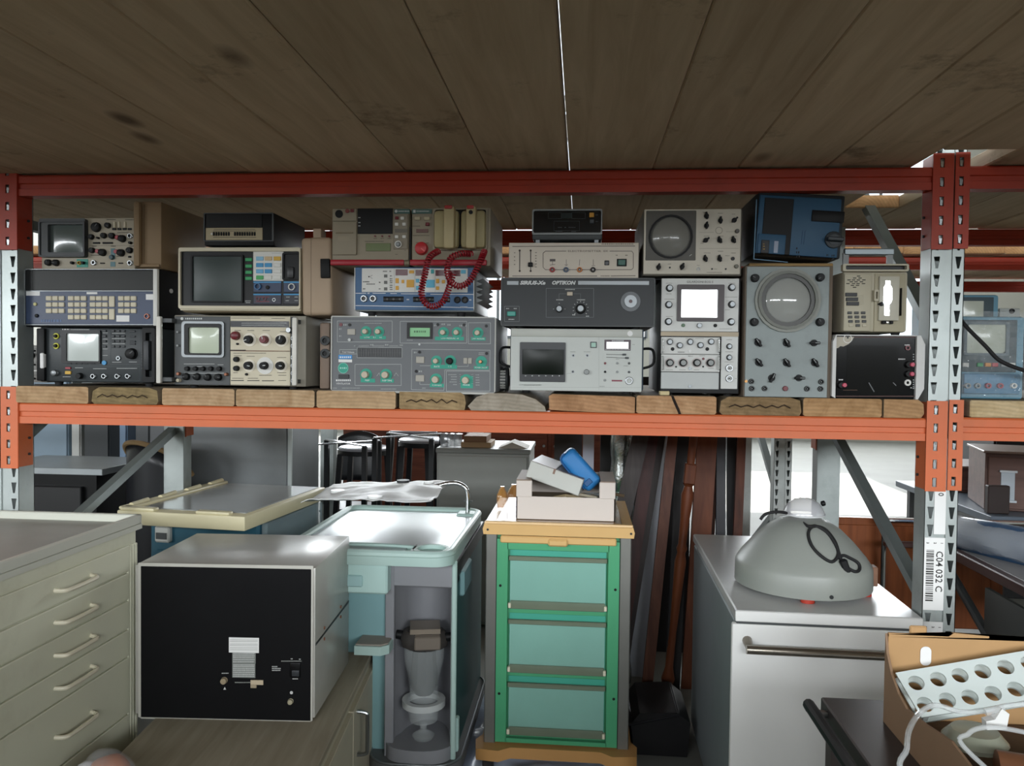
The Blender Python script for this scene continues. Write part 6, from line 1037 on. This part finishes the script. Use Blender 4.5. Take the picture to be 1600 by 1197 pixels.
t = thing('metal_bench', 'black bench with grey steel edge behind the left upright', 'bench', (-.85, 1.15, 0)); MB().box(-.2, .40, 0, .45, .955, .985, bev=.002).build('top', mat('#9aa0a2', .35, .4), t); MB().box(-.19, .36, .02, .43, .60, .955).build('apron', NEARBLK, t)
for x in (-.17, .36):
    for y in (.04, .41): MB().box(x - .02, x + .02, y - .02, y + .02, 0, .6).build('leg', DGREY, t)
MB().box(-.1, .30, -.006, .02, .66, .90, bev=.004).build('drawer', mat('#1d1d1e', .4), t)
for k, (x, w_, c_, h_) in enumerate(((-1.66, .10, '#b9bfc4', 1.45), (-1.54, .22, '#8ea3b4', 1.5), (-1.30, .06, '#c9cbc8', 1.46), (-1.22, .16, '#3b3f42', 1.4), (-1.0, .05, '#7f98b5', 1.52), (-.9, .09, '#5a5d60', 1.4))):
    t = thing('locker_panel', ['pale grey locker at the far left under the shelf', 'light blue locker door under the shelf', 'cream locker edge beside the light blue one', 'dark grey locker beside the cream edge', 'thin pale blue post behind the black bench', 'grey slotted locker behind the black curved chair'][k], 'locker', (x, 2.2, 0), group='lockers behind the left upright'); MB().box(0, w_, 0, .4, .02, h_, bev=.002).build('body', mat(c_, .5, var=.06), t); MB().box(.006, w_ - .006, -.01, 0, .05, h_ - .03, bev=.002).build('door', mat(c_, .45, var=.06), t)
    for s_ in range(3): MB().box(.012, w_ - .012, -.012, -.008, h_ - .12 - .03 * s_, h_ - .105 - .03 * s_).build('vent_slot', DARK, t)
# ---- black stools, some upside down on each other
def stool(label, x, y, rz, seat=.96, up=False):
    t = thing('bar_stool', label, 'stool', (x, y, 0), R(rz), group='black stools in the row behind'); BK = mat('#17171a', .35)
    MB().lathe([(0, seat - .04), (.15, seat - .04), (.165, seat - .025), (.165, seat - .008), (.15, seat), (0, seat)], (0, 0, 0), (0, 0, 1), 32).build('seat', mat('#b9bac4', .18, var=.05), t); MB().ring((0, 0, seat - .05), (0, 0, 1), .17, .15, .03, 32).build('seat_ring', BK, t)
    for sx in (-1, 1):
        for sy in (-1, 1): MB().hexa([(sx * .17 - .015, sy * .17 - .015, 0), (sx * .17 + .015, sy * .17 - .015, 0), (sx * .17 + .015, sy * .17 + .015, 0), (sx * .17 - .015, sy * .17 + .015, 0)], [(sx * .12 - .016, sy * .12 - .016, seat - .04), (sx * .12 + .016, sy * .12 - .016, seat - .04), (sx * .12 + .016, sy * .12 + .016, seat - .04), (sx * .12 - .016, sy * .12 + .016, seat - .04)]).build('leg', BK, t)
    MB().tube([(-.155, -.155, .3), (.155, -.155, .3), (.155, .155, .3), (-.155, .155, .3)], .009, 8, closed=True).build('foot_rail', BK, t)
    return t
stool('black stool with pale round seat, nearest the grey locker back', .33, 2.76, 0, .94); stool('black stool with pale round seat, beside the grey cupboard', .73, 2.76, 0, 1.0); stool('black stool with pale round seat, farthest back in the row', .56, 3.2, 0, 1.02)
def frame_stool(label, x, y, rz, h):
    t = thing('table_frame', label, 'table frame', (x, y, 0), R(rz), group='bare black table frames'); BK = mat('#141416', .4); ST_ = mat('#c3c6cc', .25, .7); s_ = .165
    for sx in (-1, 1):
        for sy in (-1, 1): MB().box(sx * s_ - .014, sx * s_ + .014, sy * s_ - .014, sy * s_ + .014, 0, h).build('leg', BK, t)
    for a in (45, -45): MB().box(-s_ * 1.44, s_ * 1.44, -.012, .012, h, h + .008, M=Matrix.Rotation(R(a), 4, 'Z')).build('cross_bar', ST_, t)
    return t
frame_stool('bare black table frame with steel cross bars, before the leftmost stool', .33, 2.34, 0, 1.0); frame_stool('bare black table frame with steel cross bars, touching the grey cupboard', .72, 2.34, 0, 1.05)
t = thing('black_chair', 'black chair back right beside the grey locker back', 'chair', (.12, 3.36, 0)); MB().grid(lambda u, v: (-.16 + .32 * u, .02 * math.sin(math.pi * u) + .03 * v, .62 + .36 * v - .05 * (2 * u - 1) ** 2 * v), 10, 8).build('backrest', mat('#1c1d21', .3), t, smooth=60).modifiers.new('thickness', 'SOLIDIFY').thickness = .015
MB().box(-.18, .18, -.34, .02, .44, .47, bev=.012).build('seat', mat('#1c1d21', .4), t)
for sx in (-.15, .15):
    for sy in (-.3, 0): MB().cyl((sx, sy, 0), (sx, sy, .445), .012, n=10).build('leg', BLACK, t)
    MB().cyl((sx, .005, .46), (sx, .03, .66), .01, n=10).build('back_post', BLACK, t)
# red-brown cupboards far behind them
for k, (x, y, w_, h_) in enumerate(((-.55, 5.2, 1.2, 1.15), (.85, 4.9, 1.2, 1.35))):
    t = thing('wooden_sideboard', ['red-brown wooden sideboard far behind the stools, left one', 'red-brown wooden sideboard far behind the grey cupboard'][k], 'sideboard', (x, y, 0), group='sideboards far behind'); m_ = wood('#7a4431', '#5d2f20', 'X', .5, knots=False); MB().box(0, w_, 0, .45, 0, h_, bev=.004).build('body', m_, t)
    for j in range(2): dd = MB().box(.02 + j * w_ / 2, w_ / 2 - .02 + j * w_ / 2, -.015, 0, .1, h_ - .08, bev=.004).build('door', m_, t); MB().cyl((w_ / 2 + (.05 if j else -.05), -.03, h_ * .55), (w_ / 2 + (.05 if j else -.05), -.014, h_ * .55), .012, n=12).build('knob', STEEL, dd)
    MB().box(-.02, w_ + .02, -.03, .46, h_, h_ + .025, bev=.004).build('top', m_, t)
# ---- right-hand bay, lower level
t = thing('wood_panel', 'red-brown wooden headboard behind the grey dome housing', 'headboard', (3.10, 1.47, 0)); m_ = wood('#8f5029', '#753c1a', 'Z', .45, knots=False); MB().box(-.22, .55, 0, .03, .30, .785, bev=.006).build('panel', m_, t); MB().box(-.23, .56, -.006, .036, .765, .80, bev=.004).build('top_rail', m_, t)
for x in (-.2, .53): MB().box(x - .025, x + .025, -.003, .033, 0, .78).build('leg', m_, t)
t = thing('hospital_bed', 'metal bed frame with tubular end rail behind the barcoded upright', 'bed', (3.24, .0, 0)); BRN = mat('#3d2420', .4)
MB().box(.03, .95, .12, 1.30, .715, .76, bev=.008).build('mattress_deck', mat('#8b8a8a', .5, var=.1), t); MB().box(-.01, .025, .08, 1.36, .725, .765, bev=.004).build('side_rail', BRN, t); MB().box(.955, .99, .08, 1.36, .725, .765, bev=.004).build('side_rail', BRN, t); MB().box(-.16, .95, 1.315, 1.345, .70, .725, bev=.004).build('end_bar', BRN, t)
MB().tube(smooth_path([(-.14, 1.385, .04), (-.14, 1.385, .74), (-.125, 1.385, .795), (-.08, 1.385, .808), (.9, 1.385, .808), (.97, 1.385, .79), (.98, 1.385, .74), (.98, 1.385, .04)], 6), .012, 10).build('guard_rail', CHROME, t)
for x in (-.14, .98): MB().cyl((x, 1.385, 0), (x, 1.385, .05), .02, n=12).build('caster', RUBBER, t)
for x in (.0, .97): MB().cyl((x, .15, 0), (x, .15, .73), .016, n=12).build('leg', STEEL, t)
for k, (ya, za, yb, zb_) in enumerate(((.2, .66, 1.2, .15), (.2, .15, 1.2, .66))): MB().cyl((.05, ya, za), (.05, yb, zb_), .018, n=10).build('scissor_arm', DGREY, t)
MB().box(.04, .055, .30, .85, .36, .66, M=Matrix.Rotation(R(0), 4, 'Y')).build('side_flap', mat('#4a4d4a', .5), t)
t = thing('blue_bundle', 'dark blue roll wrapped in shiny clear plastic lying on the bed frame', 'bundle', (3.36, .95, .7615), R(-62)); bl = MB(); bl.lathe([(0, -.16), (.05, -.155), (.072, -.14), (.078, 0), (.078, .42), (.06, .47), (0, .48)], (0, 0, .055), (1, 0, 0), 24, .72, 1); bl.build('roll', mat('#34506f', .4, var=.2, scale=14), t, smooth=60)
wr = MB(); wr.grid(lambda u, v: (-.20 + .74 * u, (.088 + crumple(u, v, .012, 7, 4)) * math.cos(2 * math.pi * v), .062 + (.060 + crumple(u, v, .012, 9, 6)) * math.sin(2 * math.pi * v)), 40, 28); wr.build('plastic_wrap', mat('#f2f5f7', .06, alpha=.34, var=.02, spec=1.), t, smooth=25)
BRD = wood('#6a5048', '#54403a', 'X', .5, knots=False, name='brown_laminate'); ZTB = .80
for k, (p, w_, rz, lab, y0) in enumerate((((1540, 704), .6, -14, 'brown bedside drawer unit with a pale window handle, stacked right of the upright', 1.78), ((1498, 728), .5, -6, 'brown drawer unit with pale top edge just right of the barcoded upright', 2.32))):
    q = PY(*p, y0); h_ = q.z - ZTB - .001; t = thing('drawer_unit', lab, 'drawer unit', (q.x, y0, ZTB + .001), R(rz), group='brown drawer units'); MB().box(0, w_, 0, .38, 0, h_ - .012, bev=.003).build('body', BRD, t); MB().box(-.01, w_ + .01, -.01, .385, h_ - .012, h_, bev=.003).build('top', mat('#8a7a70', .4), t); dd = MB().box(.012, w_ - .012, -.014, 0, .012, h_ - .03, bev=.003).build('drawer', BRD, t)
    if k == 0: MB().box(.065, .125, -.02, -.012, .055, .19, bev=.002).build('window_handle', mat('#b5c0c8', .35), dd); MB().box(.058, .132, -.03, -.012, .19, .20).build('handle_rail', mat('#c9d2d8', .3), dd); MB().box(.058, .132, -.03, -.012, .045, .055).build('handle_rail', mat('#c9d2d8', .3), dd)
    else: MB().box(.06, .065, -.02, -.012, .02, h_ - .04).build('door_gap', DARK, dd)
t = thing('support_table', 'dark low table carrying the brown drawer units', 'table', (3.78, 2.1, 0)); MB().box(-.12, 1.3, -.5, .65, ZTB - .035, ZTB, bev=.003).build('top', mat('#5b6672', .4), t)
for x in (-.05, 1.22):
    for y in (-.44, .58): MB().box(x - .02, x + .02, y - .02, y + .02, 0, ZTB - .034).build('leg', DGREY, t)
MB().box(0, .10, 0, .035, 0, .135, bev=.004).build('dark_book_box', mat('#2a1f1d', .5), None, label='dark brown box standing before the pale window handle', cat='box').location = (3.675, 1.66, ZTB + .001)
t = thing('dark_filler_wardrobe', 'tall black wardrobe added to darken the background behind the brown drawer units', 'wardrobe', (4.4, 3.1, 0)); MB().box(0, 1.6, 0, .5, 0, 1.75, bev=.004).build('body', mat('#151516', .5), t)  # wardrobe put in as a dark backing for the gloom here
for j in range(2): dd = MB().box(.01 + .8 * j, .79 + .8 * j, -.018, 0, .06, 1.72, bev=.003).build('door', mat('#18181a', .45), t); MB().cyl((.75 + .1 * j, -.04, .9), (.75 + .1 * j, -.016, .9), .012, n=12).build('knob', STEEL, dd)
MB().grid(lambda u, v: (1.30 + .62 * u, .30 + .95 * v, .008 + abs(crumple(u, v, .03, 6, 3))), 30, 40).build('floor_film', mat('#b9c6dc', .2, var=.15, coat=.3), None, smooth=40, label='crumpled bluish plastic film on the floor under the green trolley', cat='plastic film')
